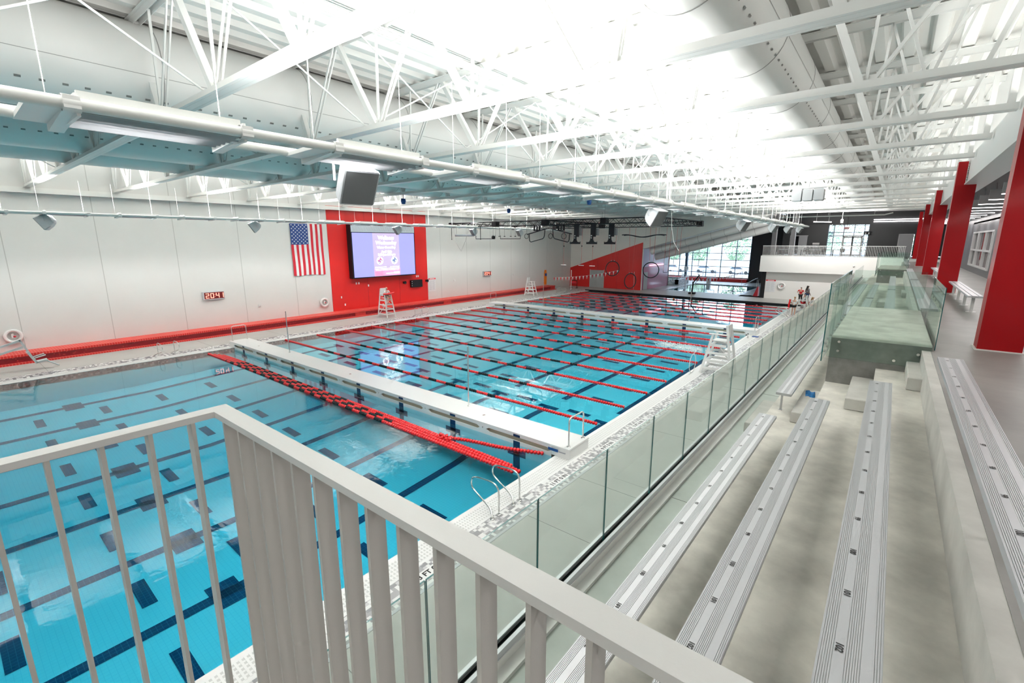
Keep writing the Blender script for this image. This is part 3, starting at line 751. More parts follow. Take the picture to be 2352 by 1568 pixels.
# concrete step blocks
def block(x0, x1, y0, y1, z0, z1, label, group='concrete step blocks in the stand aisles'):
    m = MB(); m.box(x0, x1, y0, y1, z0, z1, 'concrete_riser', .012); tag(m.build('step_block'), label, 'step block', group)
block(-1.80, -1.48, 9.25, 10.9, 2.74, 2.94, 'low concrete step block beside the glass railing, bottom of the near aisle')
block(-1.07, -.75, 9.2, 10.85, 3.14, 3.34, 'concrete step block with the blue cloth behind it')
block(-.33, 0, 9.25, 10.9, 3.54, 3.74, 'concrete step block against the front of the glass box block')
block(.42, .72, 9.6, 11.2, 3.94, 4.15, 'concrete step block at the top of the near aisle')
block(-.33, 0, 25.2, 26.9, 3.54, 3.76, 'concrete step block low in the far aisle seen through glass')
block(.45, .72, 25.9, 27.6, 3.94, 4.15, 'concrete step block high in the far aisle seen through glass')
# concrete exit blocks with glass boxes
def exit_block(y0, y1, nm):
    t = thing('exit_block', 'flat-topped concrete block over an exit, %s' % nm, 'concrete block', (0, y0, 2.74))
    m = MB(); m.box(-.75, .73, 0, y1 - y0, 0, 1.75, 'concrete', .015); m.build('roof_slab', t)
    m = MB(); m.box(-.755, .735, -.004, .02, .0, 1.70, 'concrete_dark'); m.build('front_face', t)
    return t
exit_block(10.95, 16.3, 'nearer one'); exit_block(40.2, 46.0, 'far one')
def pane(pts, th, label, cat='glass panel', group=None, bolts=(), edge=True, name='glass_panel', gm='glass'):
    # pts: quad in order; thickness along normal
    a, b, c, d = [Vector(p) for p in pts]; n = (b - a).cross(d - a).normalized() * th
    t = thing(name, label, cat, (a + b) / 2, 0, group); o = t.location
    m = MB(); m.poly([p - o for p in (a, b, c, d)] + [p + n - o for p in (a, b, c, d)], [(0, 1, 2, 3), (7, 6, 5, 4)], gm); m.build('pane', t)
    m = MB(); q = [p - o for p in (a, b, c, d)] + [p + n - o for p in (a, b, c, d)]
    m.poly(q, [(0, 1, 5, 4), (1, 2, 6, 5), (2, 3, 7, 6), (3, 0, 4, 7)], 'glass_edge'); m.build('polished_edge', t)
    for p, ax in bolts:
        p = Vector(p) - o; ax = Vector(ax).normalized()
        MB().path([p - ax * .03, p + ax * .035], .024, 'steel', 12).build('standoff_bolt', t)
    return t
for (y0, y1, nm) in ((10.9, 16.3, 'nearer'), (40.15, 46.0, 'far')):
    pane([(-.80, y0, 4.06), (.74, y0, 4.06), (.74, y0, 5.50), (-.80, y0, 5.50)], .015, 'front glass panel of the %s glass box, bolted to the concrete' % nm, bolts=[((-.62, y0, 4.38), (0, 1, 0)), ((-.62, y0, 4.2), (0, 1, 0)), ((.56, y0, 4.3), (0, 1, 0)), ((.24, y0, 4.14), (0, 1, 0))], group='panels of the %s glass box' % nm, gm='glass_box')
    n = 3; L = (y1 - y0) / n
    for k in range(n):
        ya, yb = y0 - .15 + L * k + .01, y0 - .15 + L * (k + 1) - .01
        bl = [((-.86, ya + L * f, z), (1, 0, 0)) for f in (.2, .5, .8) for z in (4.28, 4.12)]
        pane([(-.87, ya, 3.98), (-.87, yb, 3.98), (-.87, yb, 5.50), (-.87, ya, 5.50)], .018, 'pool side glass panel of the %s glass box, %s from the camera' % (nm, ORD[k]), bolts=bl, group='panels of the %s glass box' % nm, gm='glass_box')
    pane([(-.80, y1, 4.1), (.74, y1, 4.1), (.74, y1, 5.50), (-.80, y1, 5.50)], .015, 'rear glass panel of the %s glass box' % nm, group='panels of the %s glass box' % nm, gm='glass_box')
    pane([(.76, y0, 4.40), (.76, y0 + 3.2, 4.40), (.76, y0 + 3.2, 5.50), (.76, y0, 5.50)], .012, 'nearly invisible concourse side glass panel of the %s glass box' % nm, group='panels of the %s glass box' % nm, gm='glass_box')
# front glass railing
k = 0; y = 3.10 - 2 * 1.31
while y < 56.5:
    a, b = max(y, .68) + .006, y + 1.304
    pane([(-2.2, a, 2.88), (-2.2, b, 2.88), (-2.2, b, 4.03), (-2.2, a, 4.03)], .014, 'clear glass railing panel at the front of the stands, %s from the camera' % ORD[k], group='clear panels of the front glass railing', name='railing_panel')
    y += 1.31; k += 1
m = MB(); S0y, S1y = .68, 56.8
m.box(-2.26, -2.225, S0y, S1y, 2.86, 2.93, 'aluminium'); m.box(-2.225, -2.205, S0y, S1y, 2.86, 2.915, 'black'); m.box(-2.182, -2.165, S0y, S1y, 2.86, 2.915, 'black'); m.box(-2.165, -2.13, S0y, S1y, 2.86, 2.93, 'aluminium')
tag(m.build('glazing_channel'), 'metal shoe channel with black gaskets holding the front glass railing', 'railing channel')

# ================================================================== RED COLUMNS
for k, y in enumerate((11.6, 23.85, 36.15, 48.5, 60.9)):
    t = thing('red_column', 'red steel column on the concourse, %s from the camera' % ORD[k], 'column', (1.36, y, 4.38), 0, 'red columns along the concourse')
    z8, z9 = 8.26 - 4.38, 9.06 - 4.38
    m = MB(); m.box(0, .57, 0, .42, 0, z8, 'red_column', .004)
    m.prism([(0, z8), (.26, z8), (.26, z9)] + [(0, z9)], 'y', 0, .42, 'red_column'); m.build('shaft', t)
    MB().box(-.03, .60, -.03, .45, 0, .02, 'balcony_wall').build('base_plate', t)
    m = MB()
    for i in range(10): m.lathe((.275, .02, z8 + .06 + i * .076), [(0, -.02), (.018, -.02), (.018, .0), (0, .0)], 'white_steel', 6, 'y')
    m.build('bolt_row', t)
for x, y, nm in ((-11.35, 59.05, 'black square column at the left end of the white balcony'),):
    m = MB(); m.box(x - .0, x + .42, y - .1, y + .3, 0, 2.98, 'black'); tag(m.build('support_column'), nm, 'column')
for x, nm in ((-11.15, 'left'), (-9.3, 'right')):
    m = MB(); m.box(x, x + .45, 61.0, 61.4, 4.62, 9.5, 'column_grey'); m.box(x + .43, x + .455, 60.98, 61.42, 4.62, 9.5, 'frame_grey'); tag(m.build('support_column'), 'dark grey steel column standing on the balcony, %s one' % nm, 'column')
m = MB(); m.box(-26.7, -26.35, 78.6, 79.0, 0, 5.0, 'mullion'); tag(m.build('support_column'), 'dark slim column in front of the tall far window', 'column')

# ================================================================== FOREGROUND GUARD RAIL
t = thing('guard_rail', 'light grey painted metal guard rail with flat balusters in the foreground', 'railing', (-1.67, .54, 4.0))
m = MB(); zt = 5.74
m.prism([(-1.702, -2.0), (-1.647, -2.0), (-1.647, .512), (1.2, .512), (1.2, .567), (-1.702, .567)], 'z', zt - .02, zt, 'rail_paint'); m.build('top_rail', t, True)
m = MB(); m.box(-1.70, -1.65, -2, .56, 4.02, 4.035, 'rail_paint'); m.box(-1.65, 1.2, .515, .56, 4.02, 4.035, 'rail_paint'); m.build('bottom_rail', t, True)
for i in range(25):
    x = -1.592 + .1105 * i; MB().box(x - .011, x, .517, .562, 4.03, zt - .02, 'baluster_paint', .001).build('baluster', t, True)
for j in range(20):
    y = .457 - .111 * j; MB().box(-1.698, -1.652, y - .011, y, 4.03, zt - .02, 'baluster_paint', .001).build('baluster', t, True)

# ================================================================== LANE LINES
def lane_mesh(L, period=.105, r=.066, redL=5.0, redR=5.0, blk=.62, skip=0.0, n=10):
    m = MB(); m.tube((0, 0, 0), (L, 0, 0), .008, 'cable', 5); x = .12
    while x < L - .12:
        if x < redL or x > L - redR: c = 'float_red'
        else: c = 'float_black' if int((x - redL + skip) / blk) % 2 == 0 else 'float_red'
        w = period
        m.lathe((x, 0, 0), [(.018, -w * .46), (r * .78, -w * .34), (r, -w * .1), (r, w * .1), (r * .78, w * .34), (.018, w * .46)], c, n, 'x'); x += period
    return m
lane0 = lane_mesh(PXR - PXL - .2, redL=5.2, redR=4.9).build('lane_rope')
used = False; LY1 = [13.92 + 2.165 * k for k in range(10)]; LY2 = [40.0 + 2.17 * k for k in range(6)]
for grp, ysl in (('middle', LY1), ('far', LY2)):
    for k, y in enumerate(ysl):
        o = lane0 if not used else lane0.copy()
        if used: C.objects.link(o)
        used = True; o.location = (PXL + .1, y, .015)
        tag(o, 'red and black lane rope in the %s pool section, %s from the camera' % (grp, ORD[k]), 'lane rope', 'lane ropes of the %s pool section' % grp)
def bundle(y, bend, label, dz=0, end=-7.25, start=-29.7):
    L = end - start; m = MB(); x = 0.1; r = .066; period = .115
    def pos(x):
        f = x / L; yy = y + .0 + bend(f); return (start + x, yy, .015 + dz)
    m.path([pos(q * L / 40) for q in range(41)], .008, 'cable', 5)
    while x < L - .05:
        if x < 2.6 or x > L - 5.8: c = 'float_red'
        else: c = 'float_black' if int((x - 4.7 + y * 31) / .45) % 2 == 0 else 'float_red'
        p = pos(x); w = period
        m.lathe(p, [(.02, -w * .46), (r * .8, -w * .34), (r, -w * .08), (r, w * .08), (r * .8, w * .34), (.02, w * .46)], c, 10, 'x'); x += period
    o = m.build('lane_rope'); tag(o, label, 'lane rope', 'bundled lane ropes stored in the near pool section')
bd = lambda a: (lambda f: a * (1 - abs(2 * f - 1) ** 6))
for k, (dy, s, e) in enumerate(((-.02, -29.7, -7.45), (.10, -29.2, -7.3), (.22, -28.9, -7.6), (.34, -28.6, -10.6))):
    bundle(9.36 + dy, bd(.03 * k), 'bundled red and black lane rope in the near pool section, %s from the camera' % ORD[k], end=e, start=s)
m = MB(); pts = []
for q in range(21): f = q / 20; pts.append((-10.6 + 3.1 * f, 9.75 + .12 * math.sin(f * 6) * (1 - f) + 1.02 * f ** 1.1, .03))
m.path(pts, .008, 'cable', 5)
for q in range(32):
    f = q / 31; x = -10.6 + 3.1 * f; y = 9.75 + .12 * math.sin(f * 6) * (1 - f) + 1.02 * f ** 1.1
    m.lathe((x, y, .03), [(.02, -.05), (.055, -.035), (.066, 0), (.055, .035), (.02, .05)], 'float_red', 10, 'x')
for q in range(9): m.lathe((-10.75 + .06 * q, 9.66 + .05 * math.sin(q * 2.1), .10 + .03 * math.cos(q * 1.7)), [(.02, -.04), (.06, -.02), (.066, .01), (.02, .05)], 'float_red', 9, 'x')
tag(m.build('lane_rope'), 'short red rope end bunched up and running to the near bulkhead', 'lane rope')

# ================================================================== BULKHEADS
def bulkhead(y0, label):
    t = thing('bulkhead', label, 'bulkhead', (0, y0, 0)); xl, xr = -30.75, -6.62; D = 1.14
    m = MB(); m.box(xl, xr, 0, D, .30, .36, 'plastic_white', .008); m.build('walkway_top', t)
    # front and back skins with slots
    for yy, s in ((0.0, 1), (D, -1)):
        m = MB(); xa, xb = PXL + .12, PXR - .12; th = .04 * s
        m.box(xa, xb, min(yy, yy + th), max(yy, yy + th), .225, .30, 'plastic_white'); m.box(xa, xb, min(yy, yy + th), max(yy, yy + th), -.03, .085, 'plastic_white'); m.box(xa, xb, min(yy, yy + th), max(yy, yy + th), -1.1, -.03, 'hull_water_tint')
        for i in range(9):
            xc = PXR - 2.886 * i                    # solid piers between the slots
            a, b = max(xa, xc - .13), min(xb, xc + .13)
            if a < b: m.box(a, b, min(yy, yy + th), max(yy, yy + th), .085, .225, 'plastic_white')
            for sg in (-1, 1):
                xe = xc + sg * .13
                if xa < xe < xb: m.prism([(xe, .085), (xe + sg * .14, .085), (xe, .16)], 'y', min(yy, yy + th), max(yy, yy + th), 'plastic_white'); m.prism([(xe, .225), (xe + sg * .14, .225), (xe, .15)], 'y', min(yy, yy + th), max(yy, yy + th), 'plastic_white')
        m.build('side_skin', t)
    MB().box(PXL + .15, PXR - .15, .12, D - .12, -.6, .29, 'slot_inside').build('inner_hull', t)
    m = MB(); m.box(xl, PXL + .12, .02, D - .02, .03, .30, 'plastic_white'); m.build('end_cap', t)
    m = MB(); m.box(PXR - .12, xr, .02, D - .02, .03, .30, 'plastic_white'); m.build('end_cap', t)
    for x in LC:
        m = MB(); yf = -.006
        m.box(x - .13, x + .13, yf, .0, .225, .305, 'navy_tile'); m.box(x - .13, x + .13, yf, 0, -.95, .085, 'navy_tile'); m.box(x - .36, x + .36, yf, 0, -.42, -.20, 'navy_tile')
        m.build('target_cross', t)
    for i in range(9):
        x = PXR - 2.886 * i
        if PXL < x < PXR: MB().lathe((x, -.012, .19), [(0, 0), (.02, 0), (.02, .014), (0, .014)], 'steel', 10, 'y').build('line_anchor', t)
    for xx in (xr - .12, xl + .12):                  # inverted-U grab rails at both ends
        m = MB(); P = [(xx, .16, .36), (xx, .16, 1.12)] + [(xx, .16 + .12 - .12 * math.cos(a), 1.12 + .12 * math.sin(a)) for a in (.4, .8, 1.2, 1.57)] + [(xx, D - .28, 1.24)] + [(xx, D - .28 + .12 * math.sin(a), 1.12 + .12 * math.cos(a)) for a in (.4, .8, 1.2, 1.57)] + [(xx, D - .16, .36)]
        m.path(P, .024, 'steel', 10)
        for yy in (.16, D - .16): m.lathe((xx, yy, .36), [(.06, 0), (.06, .012), (.0, .014)], 'steel', 12)
        m.build('grab_rail', t)
    for x in (-27.9, -18.6, -10.4): MB().lathe((x, .5, .36), [(0, 0), (.05, 0), (.05, .008), (0, .008)], 'steel', 12).build('deck_cap', t)
    return t
bk1 = bulkhead(10.88, 'wide white bulkhead walkway crossing the near end of the pool')
MB().box(-7.35, -7.0, -.012, .0, .17, .25, 'blue_plastic').box(-6.98, -6.75, -.008, .015, .18, .20, 'sign_text').build('maker_plate', bk1)
bulkhead(34.55, 'white bulkhead walkway crossing the far part of the pool')
for (x, y, nm, h) in ((-24.95, 11.72, 'left pole on the near bulkhead', 2.25), (-11.46, 11.72, 'right pole on the near bulkhead', 2.25), (-24.7, 35.3, 'left pole on the far bulkhead', 2.25), (-11.4, 35.4, 'right pole on the far bulkhead', 2.25)):
    t = thing('stanchion_pole', 'upright stainless stanchion, ' + nm, 'pole', (x, y, .36))
    MB().tube((0, 0, 0), (0, 0, h), .026, 'steel', 12).build('tube', t); MB().lathe((0, 0, 0), [(.05, 0), (.05, .02), (.028, .03)], 'steel', 12).build('socket', t)

# ================================================================== POOL LADDERS
def ladder(x, y, sgn, label):           # sgn: +1 on right deck (pool to -X)
    t = thing('pool_ladder', label, 'pool ladder', (x, y, DZ), 0, 'stainless ladder hoops at the pool edge')
    for dy in (0, .78):
        P = [(0, dy, 0), (0, dy, .55), (-.03 * sgn, dy, .66), (-.12 * sgn, dy, .74), (-.28 * sgn, dy, .76), (-.72 * sgn, dy, .72), (-.84 * sgn, dy, .66), (-.89 * sgn, dy, .54), (-.86 * sgn, dy, .40), (-.70 * sgn, dy, .30), (-.20 * sgn, dy - .10, .16), (-.04 * sgn, dy - .20, .08), (0, dy - .24, 0)]
        sm = []
        for a, b in zip(P, P[1:]):
            for q in range(3): sm.append(tuple(a[i] + (b[i] - a[i]) * q / 3 for i in range(3)))
        sm.append(P[-1])
        sm2 = [sm[0]] + [tuple((sm[i - 1][j] + 2 * sm[i][j] + sm[i + 1][j]) / 4 for j in range(3)) for i in range(1, len(sm) - 1)] + [sm[-1]]
        MB().path(sm2, .022, 'steel', 10).build('handrail', t)
        for q in (0, -.24): MB().lathe((0, dy + q, 0), [(.055, 0), (.055, .01), (.03, .02)], 'steel', 12).build('escutcheon', t)
ladder(-6.42, 7.50, 1, 'stainless ladder hoops on the near right pool edge by the mosaic strip')
ladder(-31.2, 7.4, -1, 'stainless ladder hoops on the far left pool edge, left of the bulkhead')
ladder(-31.2, 25.6, -1, 'stainless ladder hoops on the left pool edge right of the occupied guard chair')
ladder(-31.2, 47.3, -1, 'stainless ladder hoops near the far left corner of the pool')
ladder(-6.42, 45.0, 1, 'stainless ladder hoops on the right pool edge beside the group of people')

# ================================================================== DEPTH MARKERS
def marker(x, y, txt, side, nm):
    t = thing('depth_marker', 'deck tiles reading %s, %s' % (txt, nm), 'depth marker', (x, y, DZ + .001))
    MB().box(-.11, .11, -.42, .42, 0, .004, 'gutter').build('tile_row', t)
    textmesh(txt, .17, 'text_black', 'lettering', t, (0, 0, .0048), (0, 0, PI / 2 if side == 'r' else -PI / 2 + PI), bold=.006)
for x, y, s, nm in ((-6.22, 5.2, '13 FT 0 IN', 'right edge nearest the camera'), (-6.22, 9.75, '11 FT 0 IN', 'right pool edge just before the bulkhead'), (-6.22, 12.5, '9 FT 0 IN', 'right pool edge just past the bulkhead'), (-6.22, 14.8, '7 FT 6 IN', 'right pool edge, second past the bulkhead')):
    marker(x, y, s, 'r', nm)
for x, y, s, nm in ((-31.2, 4.7, '13 FT 0 IN', 'left edge by the pool lift'), (-31.2, 9.95, '11 FT 0 IN', 'left pool edge just before the bulkhead'), (-31.2, 14.4, '7 FT 6 IN', 'left pool edge past the bulkhead')):
    marker(x, y, s, 'l', nm)

# ================================================================== THINGS ON THE LEFT WALL
FX = WX + .06
# flag hung by its short edge, blue field top left
t = thing('wall_flag', 'large American flag hung vertically on the left wall', 'flag', (WX + .02, 17.78, 3.65))
fw, fh = 2.6, 3.93; NU, NV = 26, 30
m = MB(); P = []
def fl(u, v): return (.05 + .035 * math.sin(u * 15 + v * 2) * (1 - v * .8) + .02 * math.sin(v * 9), u * fw, v * fh - (.03 * math.sin(u * 9)) * (1 - v))
U_ = [i * fw / 26 / fw for i in range(27)]; V_ = [j / 30 for j in range(31)]
P = [fl(u, v) for v in V_ for u in U_]
for i in range(26):
    for j in range(30):
        canton = i < 13 + 1 and j >= 18
        c = 'flag_blue' if canton else ('flag_red' if (i // 2) % 2 == 0 else 'flag_white')
        a = j * 27 + i; m.f.append([a, a + 1, a + 28, a + 27]); m.mi.append(m._m(c)); m.sm.append(True)
m.v = P; m.build('cloth', t)
m = MB()
for r_ in range(11):
    for c_ in range(9):
        if (r_ + c_) % 2: continue
        u = (c_ + .8) / 9.6 * (14 / 26); v = .6 + (r_ + .8) / 11.6 * .4; x, yy, zz = fl(u, v); S = []
        for k in range(10):
            rr = .072 if k % 2 == 0 else .03; S.append((x + .012, yy + rr * math.sin(k * PI / 5), zz + rr * math.cos(k * PI / 5)))
        m.poly(S, [tuple(range(10))], 'flag_white')
m.build('stars', t)
# big display
t = thing('video_board', 'large lit digital display board on the red wall panel', 'display', (WX + .05, 22.55, 3.15))
b = WX + .05; xf = -35.3
MB().box(b, xf, 22.55, 29.3, 3.15, 7.62, 'black').build('cabinet', t, True)
MB().box(xf, xf + .02, 22.62, 29.24, 7.02, 7.56, 'screen_vent').build('vent_strip', t, True)
m = MB()
for i in range(60): y = 22.75 + i * .107; m.beam((xf + .021, y, 7.52), (xf + .021, y + .07, 7.10), .03, .004, 'slot', up=(1, 0, 0))
m.build('vent_holes', t, True)
scr = MB().box(xf, xf + .02, 22.68, 29.2, 3.24, 6.96, 'screen_blue').build('screen', t, True)
MB().box(xf + .02, xf + .026, 24.66, 27.45, 3.24, 6.96, 'screen_pale').build('poster', scr, True)
MB().box(xf + .026, xf + .030, 24.66, 27.45, 3.24, 3.9, 'screen_pink').build('poster_band', scr, True)
R_ = (PI / 2, 0, PI / 2)
for txt, z, s in (('Wellness', 6.55, .46), ('Wednesday', 6.12, .46), ('Water Game Day', 5.72, .27), ('April 12th', 5.36, .27), ('5:00 pm-8:00 pm', 5.10, .27)):
    textmesh(txt, s, 'screen_white', 'headline', scr, (xf + .032, 26.05, z), R_, world=True, bold=.012)
for yy, cols in ((25.3, ('screen_dark', 'screen_red')), (26.85, ('screen_dark', 'screen_dark'))):
    m = MB(); m.lathe((xf + .028, yy, 4.58), [(0, 0), (.34, 0), (.34, .004), (0, .004)], 'screen_white', 24, 'x')
    rnd = random.Random(3)
    for k in range(16):
        a = rnd.random() * 6.28; r = rnd.random() * .24; m.lathe((xf + .033, yy + r * math.cos(a), 4.58 + r * math.sin(a)), [(0, 0), (.05 + rnd.random() * .03, 0), (0, .002)], cols[k % 2], 8, 'x')
    m.build('round_picture', scr, True)
m = MB()
for z, a, c in ((4.0, 24.75, 25.95), (4.0, 26.35, 27.35), (3.86, 24.75, 27.35), (3.74, 24.8, 27.3)): m.box(xf + .031, xf + .034, a, c, z, z + .05, 'screen_white')
for k in range(8): m.box(xf + .031, xf + .034, 24.72, 25.7 - .1 * (k % 3), 3.62 - k * .045, 3.635 - k * .045, 'screen_red')
m.box(xf + .031, xf + .034, 26.75, 27.35, 3.40, 3.56, 'screen_white'); m.box(xf + .031, xf + .034, 25.9, 26.7, 3.42, 3.48, 'screen_white'); m.build('small_print', scr, True)
SEG = {'2': 'abged', '0': 'abcdef', '4': 'fgbc', '1': 'bc'}
def clock(y0, z0, w, h, label):
    t = thing('digital_clock', label, 'clock', (WX, y0, z0)); D_ = .16
    MB().box(0, D_, 0, w, 0, h, 'speaker_body', .01).build('housing', t)
    MB().box(D_, D_ + .006, .07, w - .03, .06, h - .05, 'led_back').build('display_panel', t)
    dw, dh = w * .16, h * .60; x0s = (w * .12, w * .34, w * .60, w * .80)
    for ch, yy in zip('2041', x0s):
        m = MB(); zz = h * .2; T = dh * .13; X = D_ + .008
        segs = {'a': (0, dw, dh - T, dh), 'g': (0, dw, dh / 2 - T / 2, dh / 2 + T / 2), 'd': (0, dw, 0, T), 'f': (0, T, dh / 2, dh), 'e': (0, T, 0, dh / 2), 'b': (dw - T, dw, dh / 2, dh), 'c': (dw - T, dw, 0, dh / 2)}
        for sg in SEG[ch]: a, b_, c, d = segs[sg]; m.box(X - .002, X + .004, yy + a, yy + b_, zz + c, zz + d, 'led_red')
        m.build('digit', t)
    m = MB()
    for q in (.38, .62): m.box(D_ + .006, D_ + .012, w * .545, w * .565, h * q - .012, h * q + .012, 'led_red')
    m.build('colon', t)
clock(11.42, 2.38, 1.30, .54, 'red digital wall clock showing 20:41, the nearer one left of the flag')
clock(39.35, 2.42, 1.30, .54, 'red digital wall clock showing 20:41, the smaller one right of the red panel')
def life_ring(X, y, z, label, axis='x', r=.30):
    t = thing('life_ring', label, 'life ring', (X, y, z)); rt = .075
    P = []; 
    for k in range(28):
        a = k * 2 * PI / 28; c, s = (r - rt + .02) * math.cos(a), (r - rt + .02) * math.sin(a); P.append((.09, c, s) if axis == 'x' else (c, -.09, s))
    MB().path(P, rt, 'plastic_white', 12, closed=True).build('ring', t)
    P = []
    for k in range(32):
        a = k * 2 * PI / 32; rr = r + .035 * (1 + .5 * math.cos(4 * a)); c, s = rr * math.cos(a), rr * math.sin(a); P.append((.11, c, s) if axis == 'x' else (c, -.11, s))
    MB().path(P, .010, 'rope_white', 6, closed=True).build('grab_rope', t)
    m = MB(); e = .03
    if axis == 'x': m.box(.0, .10, -.07, .03, -.10, .12, 'plastic_white', .01); 
    else: m.box(-.07, .03, -.10, 0, -.10, .12, 'plastic_white', .01)
    m.build('bracket', t)
    m = MB(); c_ = (.12, .05, -.03) if axis == 'x' else (.05, -.12, -.03); m.lathe(c_, [(0, -.05), (.05, -.03), (.055, .03), (0, .05)], 'sign_red', 10); m.build('throw_bag', t)
life_ring(WX + .03, 2.38, 1.35, 'white life ring at the left edge of the wall above the pool lift', r=.36)
life_ring(WX + .03, 20.07, 1.38, 'white life ring between the flag and the red wall panel', r=.36)
life_ring(-9.3, 59.0, 1.48, 'white life ring on the wall below the balcony', 'y', r=.36)
def rules_sign(pos, w, h, axis, label):
    t = thing('rules_sign', label, 'sign', pos)
    def bx(m, a, b, z0, z1, d0, d1, mt):
        if axis == 'x': m.box(d0, d1, a, b, z0, z1, mt)
        else: m.box(a, b, -d1, -d0, z0, z1, mt)
        return m
    bx(MB(), 0, w, 0, h, 0, .02, 'sign_white').build('board', t); bx(MB(), 0, w, h * .89, h, .02, .024, 'sign_red').build('header_band', t)
    m = MB(); bx(m, w * .18, w * .82, h * .92, h * .965, .024, .027, 'sign_white')
    for k in range(13):
        z = h * (.82 - .058 * k); bx(m, w * .10, w * (.44 if k % 4 == 3 else .48), z, z + h * .012, .02, .023, 'sign_text'); bx(m, w * .54, w * (.92 - .05 * (k % 3)), z, z + h * .012, .02, .023, 'sign_text')
    m.build('lettering', t)
rules_sign((WX, 31.32, 1.33), .95, 1.32, 'x', 'white rules sign with red header right of the red wall panel')
rules_sign((-10.88, 59.0, .74), .98, 1.35, 'y', 'white rules sign with red header on the wall under the balcony')
rules_sign((-13.6, 80.0, 2.2), 1.2, 2.0, 'y', 'white rules sign on the dark wall beside the far window')
# black box, two horns, outlets, lamps
t = thing('control_cabinet', 'black control cabinet low on the red wall panel', 'cabinet', (WX + .05, 28.98, 1.92))
MB().box(0, .22, 0, 1.36, 0, .70, 'black', .02).build('box', t); MB().box(.22, .235, .08, .80, .08, .60, 'black_metal').build('door', t)
for z in (.15, .35, .55): MB().box(.22, .24, .04, .09, z, z + .06, 'plastic_white').build('latch', t)
for y, nm in ((28.22, 'left'), (30.97, 'right')):
    t = thing('wall_horn', 'small black horn speaker just %s of the black control cabinet' % nm, 'horn speaker', (WX + .05, y, 2.45)); m = MB(); m.box(0, .08, -.08, .08, -.1, .1, 'black'); m.build('mount', t)
    MB().lathe((0, 0, 0), [(.05, .06), (.07, .12), (.15, .26), (.13, .26), (.03, .14)], 'black_metal', 12, 'x').build('horn', t)
for k, (y, z) in enumerate(((21.6, 1.55), (21.9, .9), (23.1, 2.62), (23.35, 2.62), (24.3, 2.35), (29.75, 2.85), (29.95, 2.85))):
    m = MB(); m.box(WX + .05, WX + .065, y, y + .11, z, z + .18, 'plastic_white', .004); tag(m.build('outlet_plate'), 'small white outlet plate on the red panel, %s from the left' % ORD[k], 'outlet', 'small white outlet plates on the red panel')
for k, (y, z) in enumerate(((15.0, 1.62), (34.9, 2.2), (44.9, 2.3))):
    t = thing('alarm_strobe', 'small white alarm strobe on the left wall, %s from the left' % ORD[k], 'alarm', (WX, y, z)); MB().box(0, .06, -.08, .08, -.09, .09, 'plastic_white', .01).build('base', t); MB().box(.06, .09, -.04, .04, -.05, .05, 'gutter', .01).build('lens', t)
# orange rescue board and small gear at the end of the ledge
t = thing('rescue_board', 'tall orange spine board hung on the left wall beyond the far guard chair', 'rescue board', (WX + .05, 51.6, .6))
m = MB(); m.prism([(-.22, 0), (.22, 0), (.26, .4), (.26, 1.5), (.16, 1.95), (-.16, 1.95), (-.26, 1.5), (-.26, .4)], 'x', 0, .07, 'orange'); m.build('board', t); MB().box(.07, .16, -.15, .15, 1.15, 1.5, 'blue_plastic', .02).build('head_block', t)
t = thing('hose_reel', 'small dark framed pool cover reel on the deck in the far left corner', 'reel', (-33.6, 55.3, DZ))
for q in (-.45, .45): MB().box(q - .04, q + .04, -.25, .25, 0, .06, 'black').box(q - .03, q + .03, -.03, .03, 0, 1.1, 'black_metal').build('stand', t)
MB().tube((-.45, 0, 1.05), (.45, 0, 1.05), .05, 'black_metal').build('bar', t); MB().tube((-.3, 0, .7), (.3, 0, .7), .16, 'sign_red', 12).build('spool', t)
# pool lift at far left
t = thing('pool_lift', 'pale grey accessible pool lift with seat at the far left deck', 'pool lift', (-32.5, 1.9, DZ))
def PL(y, z, x=0): return (x, y - 1.9, z - DZ)
MB().box(-.25, .25, -1.5, -.9, 0, .35, 'lift_grey', .03).build('base', t)
MB().tube(PL(.75, .3), PL(.75, 1.35), .06, 'lift_grey', 10).build('mast', t)
MB().beam(PL(.7, 1.05), PL(2.35, 1.55), .08, .09, 'lift_grey').build('upper_arm', t); MB().beam(PL(.7, .75), PL(2.4, 1.22), .08, .09, 'lift_grey').build('lower_arm', t)
MB().beam(PL(2.33, 1.6), PL(2.62, .72), .08, .08, 'lift_grey').build('hanger', t)
m = MB(); m.beam(PL(2.5, .98), PL(2.75, .38), .44, .10, 'lift_grey'); m.beam(PL(2.72, .40), PL(3.15, .46), .44, .07, 'lift_grey'); m.build('seat', t)
for s_ in (-.22, .22): MB().tube(PL(2.6, .62, s_), PL(3.1, .74, s_), .025, 'lift_grey').build('armrest', t)
m = MB()
for s_ in (-.12, .12): m.tube(PL(3.1, .44, s_), PL(3.5, .12, s_), .028, 'lift_grey')
m.tube(PL(3.5, .12, -.16), PL(3.5, .12, .16), .03, 'lift_grey'); m.build('footrest', t)

